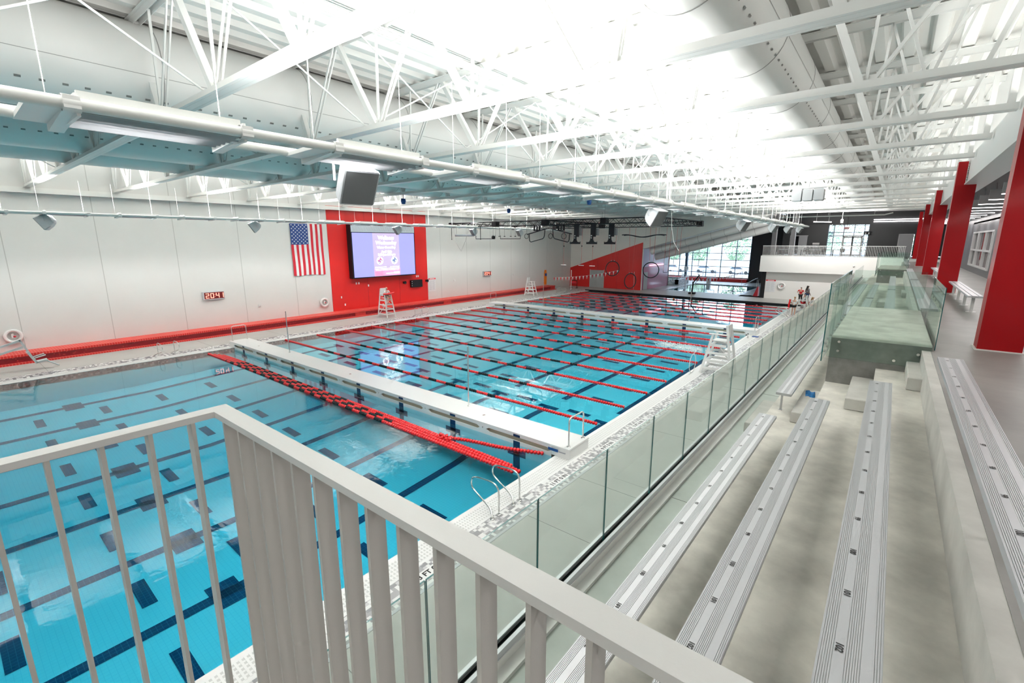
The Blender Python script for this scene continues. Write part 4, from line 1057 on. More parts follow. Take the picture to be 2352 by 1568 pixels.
# ================================================================== LIFEGUARD CHAIRS
def guard_chair(x, y, rz, seat, label, s=1.0):      # faces +X locally; origin centre on the deck
    t = thing('lifeguard_chair', label, 'lifeguard chair', (x, y, DZ), rz)
    bx, by = .62 * s, .42 * s; tx, ty = .24 * s, .30 * s
    top = seat + .32
    for sx in (1, -1):
        for sy in (1, -1):
            MB().beam((sx * bx, sy * by, 0), (sx * tx if sx > 0 else -.28 * s, sy * ty, top if sx > 0 else seat + .75), .05, .11, 'plastic_white', up=(1, 0, 0)).build('leg', t)
    MB().box(-.30 * s, .28 * s, -.30 * s, .30 * s, seat - .04, seat, 'plastic_white', .01).build('seat', t)
    m = MB(); m.box(-.34 * s, -.29 * s, -.28 * s, .28 * s, seat + .12, seat + .78, 'plastic_white', .02); m.build('backrest', t)
    for sy in (1, -1): MB().box(-.34 * s, .40 * s, sy * .34 * s - .06, sy * .34 * s + .06, seat + .28, seat + .32, 'plastic_white', .01).build('armrest', t)
    z = .28; k = 0
    while z < seat - .15:                                # steps at the front, braces at the sides and back
        f = z / top; xx = bx + (tx - bx) * f; yy = by + (ty - by) * f
        MB().box(xx - .16, xx + .03, -yy, yy, z - .02, z + .02, 'plastic_white', .006).build('step', t)
        for sy in (1, -1): MB().box(-xx * .95, xx * .95, sy * yy - .02, sy * yy + .02, z - .06, z + .06, 'plastic_white', .005).build('side_slat', t)
        z += .38; k += 1
    m = MB(); m.lathe((0, -by * .74, seat * .62), [(.0, 0), (.15, 0), (.15, .015), (0, .015)], 'plastic_white', 16, 'y'); m.build('hub_badge', t)
    MB().beam((-bx * .9, -by * .9, .2), (-.1, by * .7, seat * .8), .03, .05, 'plastic_white').build('rear_brace', t)
    return t
guard_chair(-32.8, 23.9, .0, 1.62, 'tall white lifeguard chair with a seated guard in front of the red panel')
guard_chair(-33.0, 44.6, .15, 1.3, 'empty white lifeguard chair on the left deck past the red panel')
guard_chair(-5.95, 23.35, PI, 1.66, 'empty white lifeguard chair on the right deck behind the glass railing', 1.12)
guard_chair(-5.9, 48.8, PI, .80, 'low white lifeguard chair among the people at the far right deck')
guard_chair(-26.0, 77.0, -PI / 2, 1.5, 'white lifeguard chair by the far window')
life = thing('rescue_hoop', 'thin white rescue hoop leaning against the right deck lifeguard chair', 'hoop', (-6.95, 22.6, DZ))
MB().path([(0, .45 * math.cos(a), .48 + .45 * math.sin(a)) for a in [k * 2 * PI / 28 for k in range(28)]], .014, 'rope_white', 6, closed=True).build('hoop', life)
t = thing('step_stand', 'white folding A-frame stand on the deck behind the right lifeguard chair', 'stand', (-4.75, 23.75, DZ))
for s_ in (-1, 1):
    MB().beam((s_ * .32, -.12, 0), (s_ * .03, 0, 1.0), .035, .06, 'plastic_white').build('leg', t)
MB().box(-.12, .12, -.05, .05, .96, 1.0, 'plastic_white').build('top_plate', t)

# ================================================================== CONCOURSE LIGHTS AND SMALL FITTINGS
def bar_light(x0, x1, y, z, label, group=None, axis='x', es=True, W_=26):
    t = thing('strip_light', label, 'strip light', ((x0 + x1) / 2, y, z), 0, group); L = (x1 - x0) / 2
    MB().box(-L, L, -.03, .03, .02, .36, 'frame_grey' if es else 'black').build('baffle', t)
    for q in (-.8 * L, .8 * L): MB().tube((q, 0, .36), (q, 0, 8.3 - z), .008, 'cable', 5).build('suspension_wire', t)
    MB().box(-L, L, -.025, .025, 0, .02, 'lamp_strip').build('lamp_lens', t)
    ld = bpy.data.lights.new('strip_lamp', 'AREA'); ld.shape = 'RECTANGLE'; ld.size = L * 2; ld.size_y = .05; ld.energy = W_; ld.color = (1, .95, .92)
    lo = bpy.data.objects.new('lamp', ld); C.objects.link(lo); lo.parent = t; lo.location = (0, 0, -.01)
    return t
for k in range(24):
    y = -6.0 + 2.75 * k
    if y > 57: break
    bar_light(2.35, 3.75, y, 7.72, 'white strip light under a grey baffle above the concourse, %s' % ('behind the camera, number %s' % ORD[k] if y < 0 else ORD[k - 3] + ' from the camera'), 'strip lights above the concourse', W_=15)
for z, y in ((8.62, 67.9), (8.40, 67.86)):
    m = MB(); m.box(-2.35, 3.6, y - .03, y + .02, z, z + .07, 'lamp_strip'); tag(m.build('wall_light_line'), '%s white light line across the dark wall right of the entrance' % ('upper' if z > 8.5 else 'lower'), 'wall light')
bar = thing('hanging_light', 'slim white linear pendant hanging slanted left of the entrance window', 'pendant light', (-6.8, 64, 8.4)); MB().beam((-.7, -1.2, 0), (.7, 1.2, 0), .08, .08, 'lamp_strip').build('lamp_bar', bar)
for s_ in (-1, 1): MB().tube((s_ * .5, s_ * .86, .04), (s_ * .5, s_ * .86, 1.1), .012, 'white_steel', 5).build('hanger', bar)
t = thing('exit_sign', 'small red-lettered EXIT sign hanging in the entrance window', 'exit sign', (-4.7, 67.4, 7.75)); MB().box(-.22, .22, -.03, .03, -.14, .14, 'gutter').build('case', t)
textmesh('EXIT', .24, 'sign_red', 'lettering', t, (0, -.034, 0), (PI / 2, 0, 0), bold=.012); MB().tube((0, 0, .14), (0, 0, 1.75), .012, 'black').build('stem', t)
t = thing('pendant_lamp', 'white cylindrical pendant below the roof before the entrance window', 'pendant light', (-4.4, 56.2, 8.3)); MB().lathe((0, 0, 0), [(0, -.3), (.11, -.3), (.12, 0), (.06, .08), (0, .08)], 'plastic_white', 14).build('shade', t); MB().tube((0, 0, .05), (0, 0, 3.12), .02, 'white_steel').build('stem', t)
t = thing('cross_pipe', 'white linear light running across the hall below the last trusses', 'strip light', (-5.4, 54.5, 8.6)); MB().path([(-4.1, 0, 0), (4.2, 0, 0), (4.8, 0, .15)], .05, 'white_steel', 8).build('housing', t)
for x in (-3.5, 0, 3.5): MB().tube((x, 0, 0), (x, 0, 2.82), .012, 'white_steel', 5).build('hanger', t)
ld = bpy.data.lights.new('added_cross_lamp', 'AREA'); ld.shape = 'RECTANGLE'; ld.size = 8; ld.size_y = .12; ld.energy = 330; ld.color = (1, .97, .94)  # lamp added on the pipe to brighten the balcony wall
lo = bpy.data.objects.new('lamp', ld); C.objects.link(lo); lo.parent = t; lo.location = (0, .07, -.05); lo.rotation_euler = (math.radians(58), 0, 0)
m = MB(); m.beam((RW - .02, 20.0, 5.9), (RW - .02, 20.0, 7.2), .02, .22, 'sign_red', up=(0, 1, 0)); tag(m.build('wall_stripe'), 'vertical red painted stripe on the grey concourse wall, nearer of the two', 'wall graphic', 'red stripes on the concourse wall')
m = MB(); m.beam((RW - .02, 26.5, 5.8), (RW - .02, 26.5, 7.0), .02, .20, 'sign_red', up=(0, 1, 0)); tag(m.build('wall_stripe'), 'vertical red painted stripe on the grey concourse wall, farther of the two', 'wall graphic', 'red stripes on the concourse wall')

# ---- balcony railing and furniture
t = thing('balcony_railing', 'long white balcony railing of thin vertical bars at the far end', 'railing', (-11.45, 58.45, 4.72))
MB().box(0, 12.2, -.03, .03, 1.06, 1.10, 'white_steel').build('top_rail', t); MB().box(0, 12.2, -.02, .02, .06, .09, 'white_steel').build('bottom_rail', t)
pole0 = None
for k in range(96):
    if k == 0: pole0 = MB().box(-.011, .011, -.02, .02, -.18, 1.06, 'white_steel').build('baluster', t); o = pole0
    else: o = pole0.copy(); C.objects.link(o); o.parent = t
    o.location = (.06 + k * .127, 0, 0)
def cafe_table(x, y, label):
    t = thing('cafe_table', label, 'table', (x, y, 4.63)); MB().box(-.5, .5, -.35, .35, .72, .76, 'cloth_grey', .005).build('tabletop', t); MB().tube((0, 0, 0), (0, 0, .72), .04, 'black_metal').build('pedestal', t); MB().box(-.3, .3, -.3, .3, 0, .03, 'black_metal').build('foot', t)
    return t
def cafe_chair(x, y, label):
    t = thing('cafe_chair', label, 'chair', (x, y, 4.63), 0, 'dark chairs on the balcony'); MB().box(-.22, .22, -.22, .22, .43, .47, 'black', .01).build('seat', t); MB().box(-.22, .22, .19, .23, .5, .88, 'black', .01).build('backrest', t)
    for a in (-.19, .19):
        for b in (-.19, .19): MB().tube((a, b, 0), (a, b, .43), .015, 'frame_grey', 6).build('leg', t)
for k, x in enumerate((-10.0, -8.3, -7.0, -5.3)):
    cafe_table(x, 62.3, 'grey table on the balcony behind the railing, %s from the left' % ORD[k])
    for j, dx in enumerate((-.85, .85)): cafe_chair(x + dx, 62.2, 'dark chair %s of the %s balcony table from the left' % (('left', 'right')[j], ORD[k]))
t = thing('black_screen', 'black low partition on the balcony right of the entrance doors', 'partition', (-2.0, 63.0, 4.63)); MB().box(-.5, 2.2, -.05, .05, 0, 1.1, 'black').build('panel', t)
t = thing('wall_placard', 'small beige placard on the dark wall left of the entrance window', 'sign', (-7.6, 67.97, 6.0)); MB().box(-.35, .35, -.02, .02, -.1, .1, 'balcony_wall').build('board', t); MB().box(-.3, .3, -.025, .02, -.5, -.12, 'grey_wall').build('lower_board', t)
t = thing('restroom_sign', 'small black pictogram sign at the right edge of the entrance window', 'sign', (-2.75, 67.5, 7.2)); MB().box(-.32, .32, -.02, .02, -.2, .2, 'black').build('board', t)
for s_ in (-.14, .14): MB().lathe((s_, -.03, .08), [(0, 0), (.04, 0), (.04, .01), (0, .01)], 'gutter', 10, 'y').box(s_ - .05, s_ + .05, -.03, -.02, -.14, .02, 'gutter').build('pictogram', t)
m = MB(); m.lathe((-3.05, 58.34, 3.85), [(0, -.09), (.06, -.07), (.09, -.02), (.09, .0), (0, .0)], 'plastic_white', 14, 'y'); tag(m.build('camera_dome'), 'small white dome camera on the balcony front', 'camera')

# ---- blue cloth, small deck things
m = MB(); P = []; nx, ny = 12, 8
for j in range(ny + 1):
    for i in range(nx + 1):
        u, v = i / nx, j / ny; r_ = math.sin(u * PI) ** .6 * math.sin(v * PI) ** .6
        P.append((-.99 + .16 * u - .05 * v, 10.30 + .42 * v + .05 * math.sin(u * 7), 3.345 + r_ * (.035 + .022 * math.sin(u * 11 + v * 5) * math.cos(v * 9))))
m.poly(P, [(j * (nx + 1) + i, j * (nx + 1) + i + 1, (j + 1) * (nx + 1) + i + 1, (j + 1) * (nx + 1) + i) for i in range(nx) for j in range(ny)], 'blue_cloth', True)
tag(m.build('crumpled_cloth'), 'small crumpled blue cloth lying on a concrete step block', 'cloth')
t = thing('water_bottle', 'small white bottle with black cap on the right pool gutter', 'bottle', (-6.86, 33.4, DZ)); MB().lathe((0, 0, 0), [(0, 0), (.05, 0), (.05, .2), (.03, .25)], 'plastic_white', 12).build('body', t); MB().lathe((0, 0, .25), [(.035, 0), (.035, .06), (0, .06)], 'black', 10).build('cap', t)
m = MB(); m.box(-6.75, -6.35, 34.0, 34.25, DZ, DZ + .05, 'blue_plastic', .02); tag(m.build('swim_fins'), 'dark blue training gear lying on the right deck by the far bulkhead', 'training gear')

# ================================================================== HANGING OBSTACLE RIG
RZ0, RZ1 = 7.50, 7.95; RXL, RXR = -33.0, -13.1; RY0, RY1 = 32.0, 41.5
def box_truss(a, b, label, s=.36):
    a = Vector(a); b = Vector(b); L = (b - a).length; d = (b - a).normalized(); side = Vector((0, 0, 1)).cross(d).normalized()
    t = thing('rig_truss', label, 'rig truss', a, 0, 'black box trusses of the hanging obstacle rig')
    cs = [(side * (sx * s / 2) + Vector((0, 0, sz * s / 2))) for sx, sz in ((-1, -1), (1, -1), (1, 1), (-1, 1))]
    m = MB()
    for c in cs: m.tube(c, c + d * L, .034, 'black_metal', 6)
    m.build('chord_tubes', t)
    n = max(2, round(L / .42)); m = MB()
    for k in range(4):
        c0, c1 = cs[k], cs[(k + 1) % 4]
        for i in range(n):
            p, q = (c0, c1) if i % 2 == 0 else (c1, c0)
            m.tube(p + d * (L * i / n), q + d * (L * (i + 1) / n), .017, 'black_metal', 5)
    m.build('lacing', t)
    return t
zc = (RZ0 + RZ1) / 2
box_truss((RXL, RY0, zc), (RXR, RY0, zc), 'front black truss of the hanging obstacle rig, facing the camera')
box_truss((RXL, RY1, zc), (RXR, RY1, zc), 'rear black truss of the hanging obstacle rig')
box_truss((RXL, RY0 + .3, zc), (RXL, RY1 - .3, zc), 'left end truss of the hanging obstacle rig')
box_truss((-22.3, RY0 + .3, zc), (-22.3, RY1 - .3, zc), 'middle cross truss of the hanging obstacle rig')
box_truss((RXR, RY0 + .3, zc), (RXR, RY1 - .3, zc), 'right end truss of the hanging obstacle rig')
for k, (x, y) in enumerate([(x, y) for x in (RXL, -27.6, -22.3, -17.0, RXR) for y in (RY0, RY1)]):
    t = thing('corner_block', 'black junction block of the rig, %s counting from the left' % ORD[k], 'junction block', (x, y, zc), 0, 'black junction blocks of the obstacle rig')
    MB().box(-.24, .24, -.24, .24, -.24, .24, 'black', .03).build('block', t); MB().tube((0, 0, .24), (0, 0, 9.0 - zc), .012, 'cable', 5).build('hanging_chain', t)
def drop(name, label, cat, x, y): return thing(name, label, cat, (x, y, RZ0), 0, None)
def ln(t, x, z0, z1, mt='cable', r=.012, x2=None): MB().tube((x, 0, z0), (x if x2 is None else x2, 0, z1), r, mt, 5).build('strap', t)
t = drop('padded_bar', 'horizontal padded bar hanging at the left end of the rig', 'hanging bar', -31.4, RY0)
for s_ in (-1.1, 1.1): ln(t, s_, 0, -.62)
MB().tube((-1.2, 0, -.70), (1.2, 0, -.70), .10, 'cloth_grey', 12).build('padded_roll', t)
for k, (x, w) in enumerate(((-28.7, 1.15), (-25.85, 1.1))):
    t = drop('trapeze_frame', 'wide black trapeze hanging below the rig, %s from the left' % ORD[k], 'trapeze', x, RY0 - .12)
    ln(t, -w - .1, 0, -1.0, x2=-w); ln(t, w + .1, 0, -1.0, x2=w); MB().path([(-w, 0, -.75), (-w, 0, -1.03), (w, 0, -1.03), (w, 0, -.75)], .03, 'black_metal', 6).build('bar', t)
for k, x in enumerate((-32.95, -29.25)):
    t = drop('hanging_rope', 'short dark hanging rope at the left of the rig, %s one' % ORD[k], 'rope', x, RY0 - .15); ln(t, 0, .1, -1.0, 'black', .03); MB().lathe((0, 0, -1.05), [(0, -.07), (.06, 0), (0, .07)], 'black', 8).build('knot', t)
t = drop('hanging_ball', 'black grip ball hanging under the rig', 'grip ball', -28.0, RY0 + .15); ln(t, 0, 0, -.75); MB().lathe((0, 0, -.9), [(0, -.17), (.12, -.12), (.17, 0), (.12, .12), (0, .17)], 'black', 14).build('ball', t)
for k, x in enumerate((-27.3, -26.7, -26.0, -25.5)):
    t = drop('hanging_grip', 'small grip on a thin line under the rig, %s from the left' % ORD[k], 'hanging grip', x, RY0 + .15); ln(t, 0, 0, -.8); MB().tube((-.08, 0, -.82), (.08, 0, -.82), .03, 'black').build('grip', t)
for k, (x, flip) in enumerate(((-23.05, 1), (-20.7, -1))):
    t = drop('tilted_frame', 'tilted black pipe frame under the rig, %s one' % ('left' if k == 0 else 'right'), 'obstacle frame', x, RY0 - .1)
    def q(a, b): return (a * .72, 0, -.46 + b * .9 + flip * a * .16)
    MB().box(-.30, -.22, -.06, .06, -.4, 0, 'black').box(.22, .30, -.06, .06, -.4, 0, 'black').box(-.30, .30, -.06, .06, -.42, -.34, 'black').box(-.04, .04, -.05, .05, -.38, 0, 'black').build('mount', t)
    MB().beam(q(-1.35, 0), q(1.35, 0), .16, .06, 'black_metal').build('upper_rail', t)
    MB().path([q(-1.1, 0), q(-1.05, -.55), q(-.95, -.72), q(-.8, -.78), q(.8, -.78), q(.95, -.72), q(1.05, -.55), q(1.1, 0)], .035, 'black_metal', 8).build('hoop_pipe', t)
for k, (x, r_) in enumerate(((-24.3, .2), (-21.87, .2), (-20.6, .22))):
    t = drop('small_ring', 'small black ring on a line under the rig, %s from the left' % ORD[k], 'ring', x, RY0 + .15); ln(t, 0, 0, -.62)
    MB().path([(r_ * math.cos(a), 0, -.62 - r_ + r_ * math.sin(a)) for a in [i * 2 * PI / 20 for i in range(20)]], .022, 'black_metal', 6, closed=True).build('ring', t)
for k, x in enumerate((-19.45, -18.0, -16.5)):
    t = drop('anvil_hold', 'grey board with T-shaped foot hanging under the rig, %s from the left' % ORD[k], 'climbing hold', x - .0, RY0 - .2)
    MB().box(-.02, .42, 0, .06, -.90, 0, 'black_metal').build('board', t); MB().box(.26, .55, .02, .30, -.80, -.30, 'grey_wall').build('side_box', t)
    m = MB(); P = [(-.13, -1.12), (.13, -1.12), (.15, -1.38), (.25, -1.58), (.55, -1.64), (.55, -1.56 - .0), (.58, -1.56), (.58, -1.80), (-.58, -1.80), (-.58, -1.56), (-.55, -1.64), (-.25, -1.58), (-.15, -1.38)]
    m.prism([(a * .78 + .1, b * .8) for a, b in P], 'y', -.02, .05, 'black_metal'); m.build('anvil_foot', t)
    for z in (-.82, -.98): MB().lathe((.08, -.03, z), [(0, 0), (.05, 0), (.05, .02), (0, .02)], 'gutter', 10, 'y').build('bolt_cap', t)
t = drop('wave_bar', 'black wavy double bar hanging under the right half of the rig', 'wavy bar', -13.9, RY0)
for o_ in (-.16, .16):
    MB().path([(a * .68, o_, -.86 + .08 * math.cos(a * 1.75 + 3.3) + .04 * o_ * a) for a in [-2.3 + .2 * i for i in range(24)]], .035, 'black_metal', 8).build('bar', t)
for s_ in (-1.1, 1.1): ln(t, s_, 0, -.85)
def big_ring(x, y, zt, label, r_=.69, tilt=.9):
    t = thing('obstacle_ring', label, 'hanging ring', (x, y, zt)); 
    MB().path([(r_ * math.cos(a) * math.cos(tilt), r_ * math.cos(a) * math.sin(tilt), -r_ + r_ * math.sin(a)) for a in [i * 2 * PI / 32 for i in range(32)]], .045, 'black_metal', 8, closed=True).build('hoop', t)
    for s_ in (-.16, .16):
        MB().tube((s_ * math.cos(tilt), s_ * math.sin(tilt), -.03), (s_ * 1.5, s_ * math.sin(tilt), RZ0 - zt), .013, 'rope_red', 5).build('red_cord', t)
        MB().lathe((s_ * math.cos(tilt), s_ * math.sin(tilt), .06), [(0, -.06), (.04, 0), (0, .06)], 'steel', 8).build('clip', t)
big_ring(-20.93, 41.4, 4.40, 'left one of the large black hoops on red cords', tilt=.9)
big_ring(-19.05, 41.4, 3.32, 'lowest of the large black hoops on red cords, second from left', tilt=1.15)
big_ring(-17.1, 41.4, 4.40, 'large black hoop on red cords in front of the purple wall', tilt=.35)
def red_bar(x, y, z, label, w=.3, mt='steel'):
    t = thing('cord_trapeze', label, 'cord trapeze', (x, y, z)); MB().tube((-w, 0, 0), (w, 0, 0), .03, mt, 8).build('bar', t); MB().tube((0, 0, 0), (.04, 0, RZ0 - z), .012, 'rope_red', 5).build('red_cord', t); MB().lathe((.02, 0, 1.9), [(0, -.1), (.05, -.05), (.05, .05), (0, .1)], 'black', 8).build('slider', t)
red_bar(-26.5, 41.4, 3.88, 'steel T bar on a single red cord, left of three'); red_bar(-24.4, 41.4, 3.9, 'steel T bar on a single red cord, middle of three', mt='gutter'); red_bar(-23.16, 41.4, 3.88, 'steel T bar on a single red cord, right of three')
for k, (x, y, z, w) in enumerate(((-15.75, 41.4, 3.55, .20), (-14.85, 41.4, 2.95, .18))):
    t = thing('swing_loop', 'small black swing on two red cords, %s from the left' % ORD[k], 'swing', (x, y, z)); MB().path([(-w, 0, .16), (-w, 0, 0), (w, 0, 0), (w, 0, .16)], .025, 'black_metal', 6).build('handle', t)
    for s_ in (-w, w): MB().tube((s_, 0, .16), (s_ + .12, 0, RZ0 - z), .012, 'rope_red', 5).build('red_cord', t)
m = MB(); m.path([(-33.0, 32, 9.0), (-32.4, 31.8, 6.2), (-31.5, 31.6, 5.35), (-30.9, 31.6, 6.3), (-30.7, 31.9, 7.6)], .009, 'cable', 5); tag(m.build('sagging_cable'), 'thin cable sagging below the left end of the rig', 'cable')
m = MB(); m.path([(-12.6, 33.33, 9.02), (-12.4, 33.2, 7.2), (-12.1, 33, 6.2), (-11.7, 33, 5.6)], .02, 'rope_white', 6); tag(m.build('hanging_rope'), 'thick white rope hanging from the roof by the right end of the rig', 'rope')

# ================================================================== PENNANT LINES
def pennants(a, b, n, sag, label, h=.45):
    a = Vector(a); b = Vector(b); t = thing('pennant_line', label, 'pennant line', a)
    def p(f): q = a + (b - a) * f - a; return Vector((q.x, q.y, q.z - sag * 4 * f * (1 - f)))
    MB().path([p(i / 30) for i in range(31)], .008, 'rope_white', 5).build('cord', t)
    for k in range(n):
        f0, f1 = (k + .15) / n, (k + .85) / n; q0, q1 = p(f0), p(f1); c = (q0 + q1) / 2 - Vector((0, 0, h)); o_ = Vector((0, .004, 0))
        m = MB(); m.poly([q0 - o_, q1 - o_, c - o_, q0 + o_, q1 + o_, c + o_], [(0, 1, 2), (5, 4, 3), (0, 1, 4, 3), (1, 2, 5, 4), (2, 0, 3, 5)], 'flag_red' if k % 2 == 0 else 'flag_white'); m.build('pennant', t)
pennants((-33.6, 50.2, 1.75), (-24.6, 50.2, 3.0), 36, .22, 'red and white pennant line strung low before the red end wall')
t = thing('flag_pole', 'slim steel pole on the far pool edge carrying the pennant line', 'pole', (-24.55, 54.4, DZ)); MB().tube((0, 0, 0), (0, 0, 2.6), .025, 'steel').build('tube', t); MB().lathe((0, 0, 0), [(.05, 0), (.05, .02), (.03, .03)], 'steel', 10).build('socket', t)
t = thing('flag_pole', 'slim steel pole in the far left corner carrying the pennant line', 'pole', (-32.3, 52.4, DZ)); MB().tube((0, 0, 0), (0, 0, 2.6), .045, 'plastic_white').build('tube', t); MB().lathe((0, 0, 0), [(.2, 0), (.2, .05), (.05, .08)], 'cable', 12).build('base', t)
pennants((-19.8, 58.9, 1.9), (-16.9, 74.5, 2.0), 34, .55, 'red and white pennant line over the leisure pool', .42)
for x, y, nm in ((-19.8, 58.9, 'near'), (-16.9, 74.5, 'far')):
    t = thing('flag_pole', 'slim steel pole at the %s end of the leisure pool pennants' % nm, 'pole', (x, y, DZ)); MB().tube((0, 0, 0), (0, 0, 2.1), .025, 'steel').build('tube', t)

# ================================================================== LEISURE POOL AREA
mb = MB(); x0, x1, y0, y1 = LP
mb.box(x0 - .5, x1 + .5, y0 - .0, y0 + .02, -1.2, DZ, 'mosaic_wall')
mb.quad((x0 - .5, y0, -1.2), (x1 + .5, y0, -1.2), (x1 + .5, y1 + .5, -1.2), (x0 - .5, y1 + .5, -1.2), 'pool_floor')
for (a, b, c, d) in ((x0 - .5, x0, y0, y1 + .5), (x1, x1 + .5, y0, y1 + .5), (x0, x1, y1, y1 + .5), (x0, x1, y0, y0 + .25)): mb.box(a, b, c, d, -1.2, DZ, 'mosaic_grey')
struct('floor_leisure_basin', mb)
struct('floor_leisure_water', MB().box(x0 - .01, x1 + .01, y0 + .24, y1 + .01, -1.25, -.05, 'water'))
t = thing('hot_tub', 'raised tub with pale mosaic tiled walls beside the purple wall', 'hot tub', (-27.0, 71.6, DZ))
MB().box(-2.6, 2.6, -2.4, -2.0, 0, .75, 'mosaic_tub').box(-2.6, 2.6, 2.0, 2.4, 0, .75, 'mosaic_tub').box(2.2, 2.6, -2.4, 2.4, 0, .75, 'mosaic_tub').box(-2.6, -2.2, -2.4, 2.4, 0, .75, 'mosaic_tub').build('tiled_wall', t)
MB().box(-2.2, 2.2, -2.0, 2.0, 0, .62, 'water').build('tub_water', t)
t = thing('water_basket', 'clear poolside basketball hoop on the far leisure pool edge', 'basketball hoop', (-21.6, 74.6, DZ)); MB().box(-.9, .9, -.02, .02, .9, 1.9, 'window_glass').build('backboard', t)
MB().box(-.92, .92, -.04, .04, .86, .92, 'gutter').box(-.92, .92, -.04, .04, 1.88, 1.94, 'gutter').box(-.95, -.89, -.04, .04, .86, 1.94, 'gutter').box(.89, .95, -.04, .04, .86, 1.94, 'gutter').build('board_frame', t)
MB().path([(.22 * math.cos(a), -.3 + .22 * math.sin(a), 1.15) for a in [i * 2 * PI / 18 for i in range(18)]], .015, 'orange', 6, closed=True).build('hoop', t)
MB().box(-.25, .25, -.1, .5, 0, .9, 'gutter').build('stand', t)
t = thing('pool_hoist', 'black folded pool hoist standing on the deck before the leisure pool', 'pool hoist', (-18.6, 58.0, DZ))
MB().box(-.35, .35, -.3, .3, 0, .22, 'black', .03).build('base', t); MB().beam((0, 0, .2), (.05, 0, 1.5), .14, .14, 'black_metal').build('mast', t); MB().beam((.05, 0, 1.35), (.75, 0, 2.35), .10, .12, 'black_metal').build('arm', t); MB().beam((.1, 0, 1.0), (.7, 0, 1.9), .05, .05, 'cable').build('piston', t); MB().beam((.55, -.1, 2.5), (.95, .1, 1.6), .26, .05, 'black').build('seat', t)
for k, (y, r_) in enumerate(((59.4, .42), (60.9, .42))):
    m = MB(); dz_ = .50 + .75 * k; a = (-24.6, y, SL(-24.6) - dz_); b = (-11.4, y, SL(-11.4) - dz_); m.path([a, b], r_, 'duct_white', 24)
    L = Vector(b) - Vector(a)
    for q in range(1, 9): p = Vector(a) + L * (q / 9); d = L.normalized() * .015; m.path([p - d, p + d], r_ + .012, 'duct_seam', 24)
    tag(m.build('sloped_duct'), 'round duct following the sloped ceiling over the leisure pool, %s' % ('front one' if k == 0 else 'rear one'), 'duct')
t = thing('pink_wall_lamp', 'pink glowing light bar on the purple tinted recess wall', 'wall light', (-25.12, 63.0, 3.1)); MB().box(-.03, .05, -2.6, 2.2, 0, .07, 'pink_lamp').build('lamp_bar', t)
life2 = thing('slide_rail', 'curved stainless handrails at the right side of the leisure pool', 'handrail', (-14.0, 70.0, DZ))
for dy in (0, .9): MB().path([(0, dy, 0), (.05, dy, 1.2), (-.1, dy, 1.35), (-1.6, dy, .4), (-1.7, dy, .0)], .028, 'steel', 8).build('handrail', life2)
m = MB(); m.prism([(-.4, 0), (.0, 1.1), (.1, 1.1), (.1, 0)], 'y', -.3, .3, 'sign_red'); t = thing('red_ramp_bag', 'small red folded caution stand by the black column', 'caution stand', (-11.9, 60.4, DZ)); m.build('panel', t)

# ================================================================== OUTSIDE BEYOND THE GLASS
mb = MB(); mb.quad((-160, 80.5, -.25), (60, 80.5, -.25), (60, 260, -.25), (-160, 260, -.25), 'snow_ground'); struct('floor_outside', mb)
mb = MB(); mb.quad((-160, 96, -.2), (40, 96, -.2), (40, 128, -.2), (-160, 128, -.2), 'asphalt'); mb.box(-12, 6, 68.4, 92, 4.3, 4.55, 'asphalt'); struct('floor_parking', mb)
def car(x, y, rz, mt, label):
    t = thing('parked_car', label, 'car', (x, y, -.2), rz)
    P = [(-2.3, .35), (-2.3, .85), (-1.9, .98), (-1.3, 1.42), (.3, 1.46), (1.1, 1.0), (2.1, .86), (2.3, .6), (2.3, .35)]
    MB().prism(P, 'y', -.88, .88, mt).build('body', t); G_ = [(-1.7, 1.0), (-1.2, 1.36), (.25, 1.39), (.9, 1.0)]
    MB().prism(G_, 'y', -.89, .89, 'car_glass').build('side_windows', t)
    for a in (-1.45, 1.4):
        for b in (-.82, .82): MB().lathe((a, b, .34), [(0, -.1), (.33, -.1), (.34, .1), (0, .1)], 'tyre', 16, 'y').build('wheel', t)
car(-37, 103, 0, 'car_white', 'white parked car outside, leftmost through the far window'); car(-30.5, 103.5, 0, 'car_silver', 'silver parked car outside, second from the left'); car(-24.0, 103, 0, 'car_white', 'white parked car outside, centre of the far window'); car(-17.5, 104, 0, 'car_white', 'white parked car outside, rightmost through the far window')
def tree(x, y, h, label, seed, group='trees outside'):
    rnd = random.Random(seed); t = thing('street_tree', label, 'tree', (x, y, -.25), 0, group)
    m = MB(); m.path([(0, 0, 0), (.05, 0, h * .3), (0, .05, h * .55)], [.16, .12, .07], 'bark', 8)
    for k in range(7): a = rnd.random() * 6.28; z = h * (.25 + .04 * k); m.path([(0, 0, z), (math.cos(a) * h * .13, math.sin(a) * h * .13, z + h * .14), (math.cos(a) * h * .22, math.sin(a) * h * .22, z + h * .3)], [.06, .04, .02], 'bark', 5)
    m.build('trunk', t); m = MB()
    for k in range(1500):
        a = rnd.random() * 6.28; zz = rnd.random(); rr = h * .30 * math.sin(PI * (.12 + .85 * zz)) ** .8 * rnd.random() ** .4
        c = Vector((rr * math.cos(a), rr * math.sin(a), h * (.26 + .74 * zz))); s_ = .10 + .12 * rnd.random(); u = Vector((rnd.uniform(-1, 1), rnd.uniform(-1, 1), rnd.uniform(-1, 1))).normalized() * s_; v = u.orthogonal().normalized() * s_
        m.poly([c - u, c - v, c + u, c + v], [(0, 1, 2, 3)], 'leaf')
    m.build('foliage', t)
for k, (x, y, h) in enumerate(((-43, 118, 8), (-35.0, 112, 8.5), (-27.5, 114, 9.5), (-20, 112, 10.5), (-14, 124, 10))): tree(x, y, h, 'small leafy tree beyond the parked cars, %s from the left' % ORD[k], k)
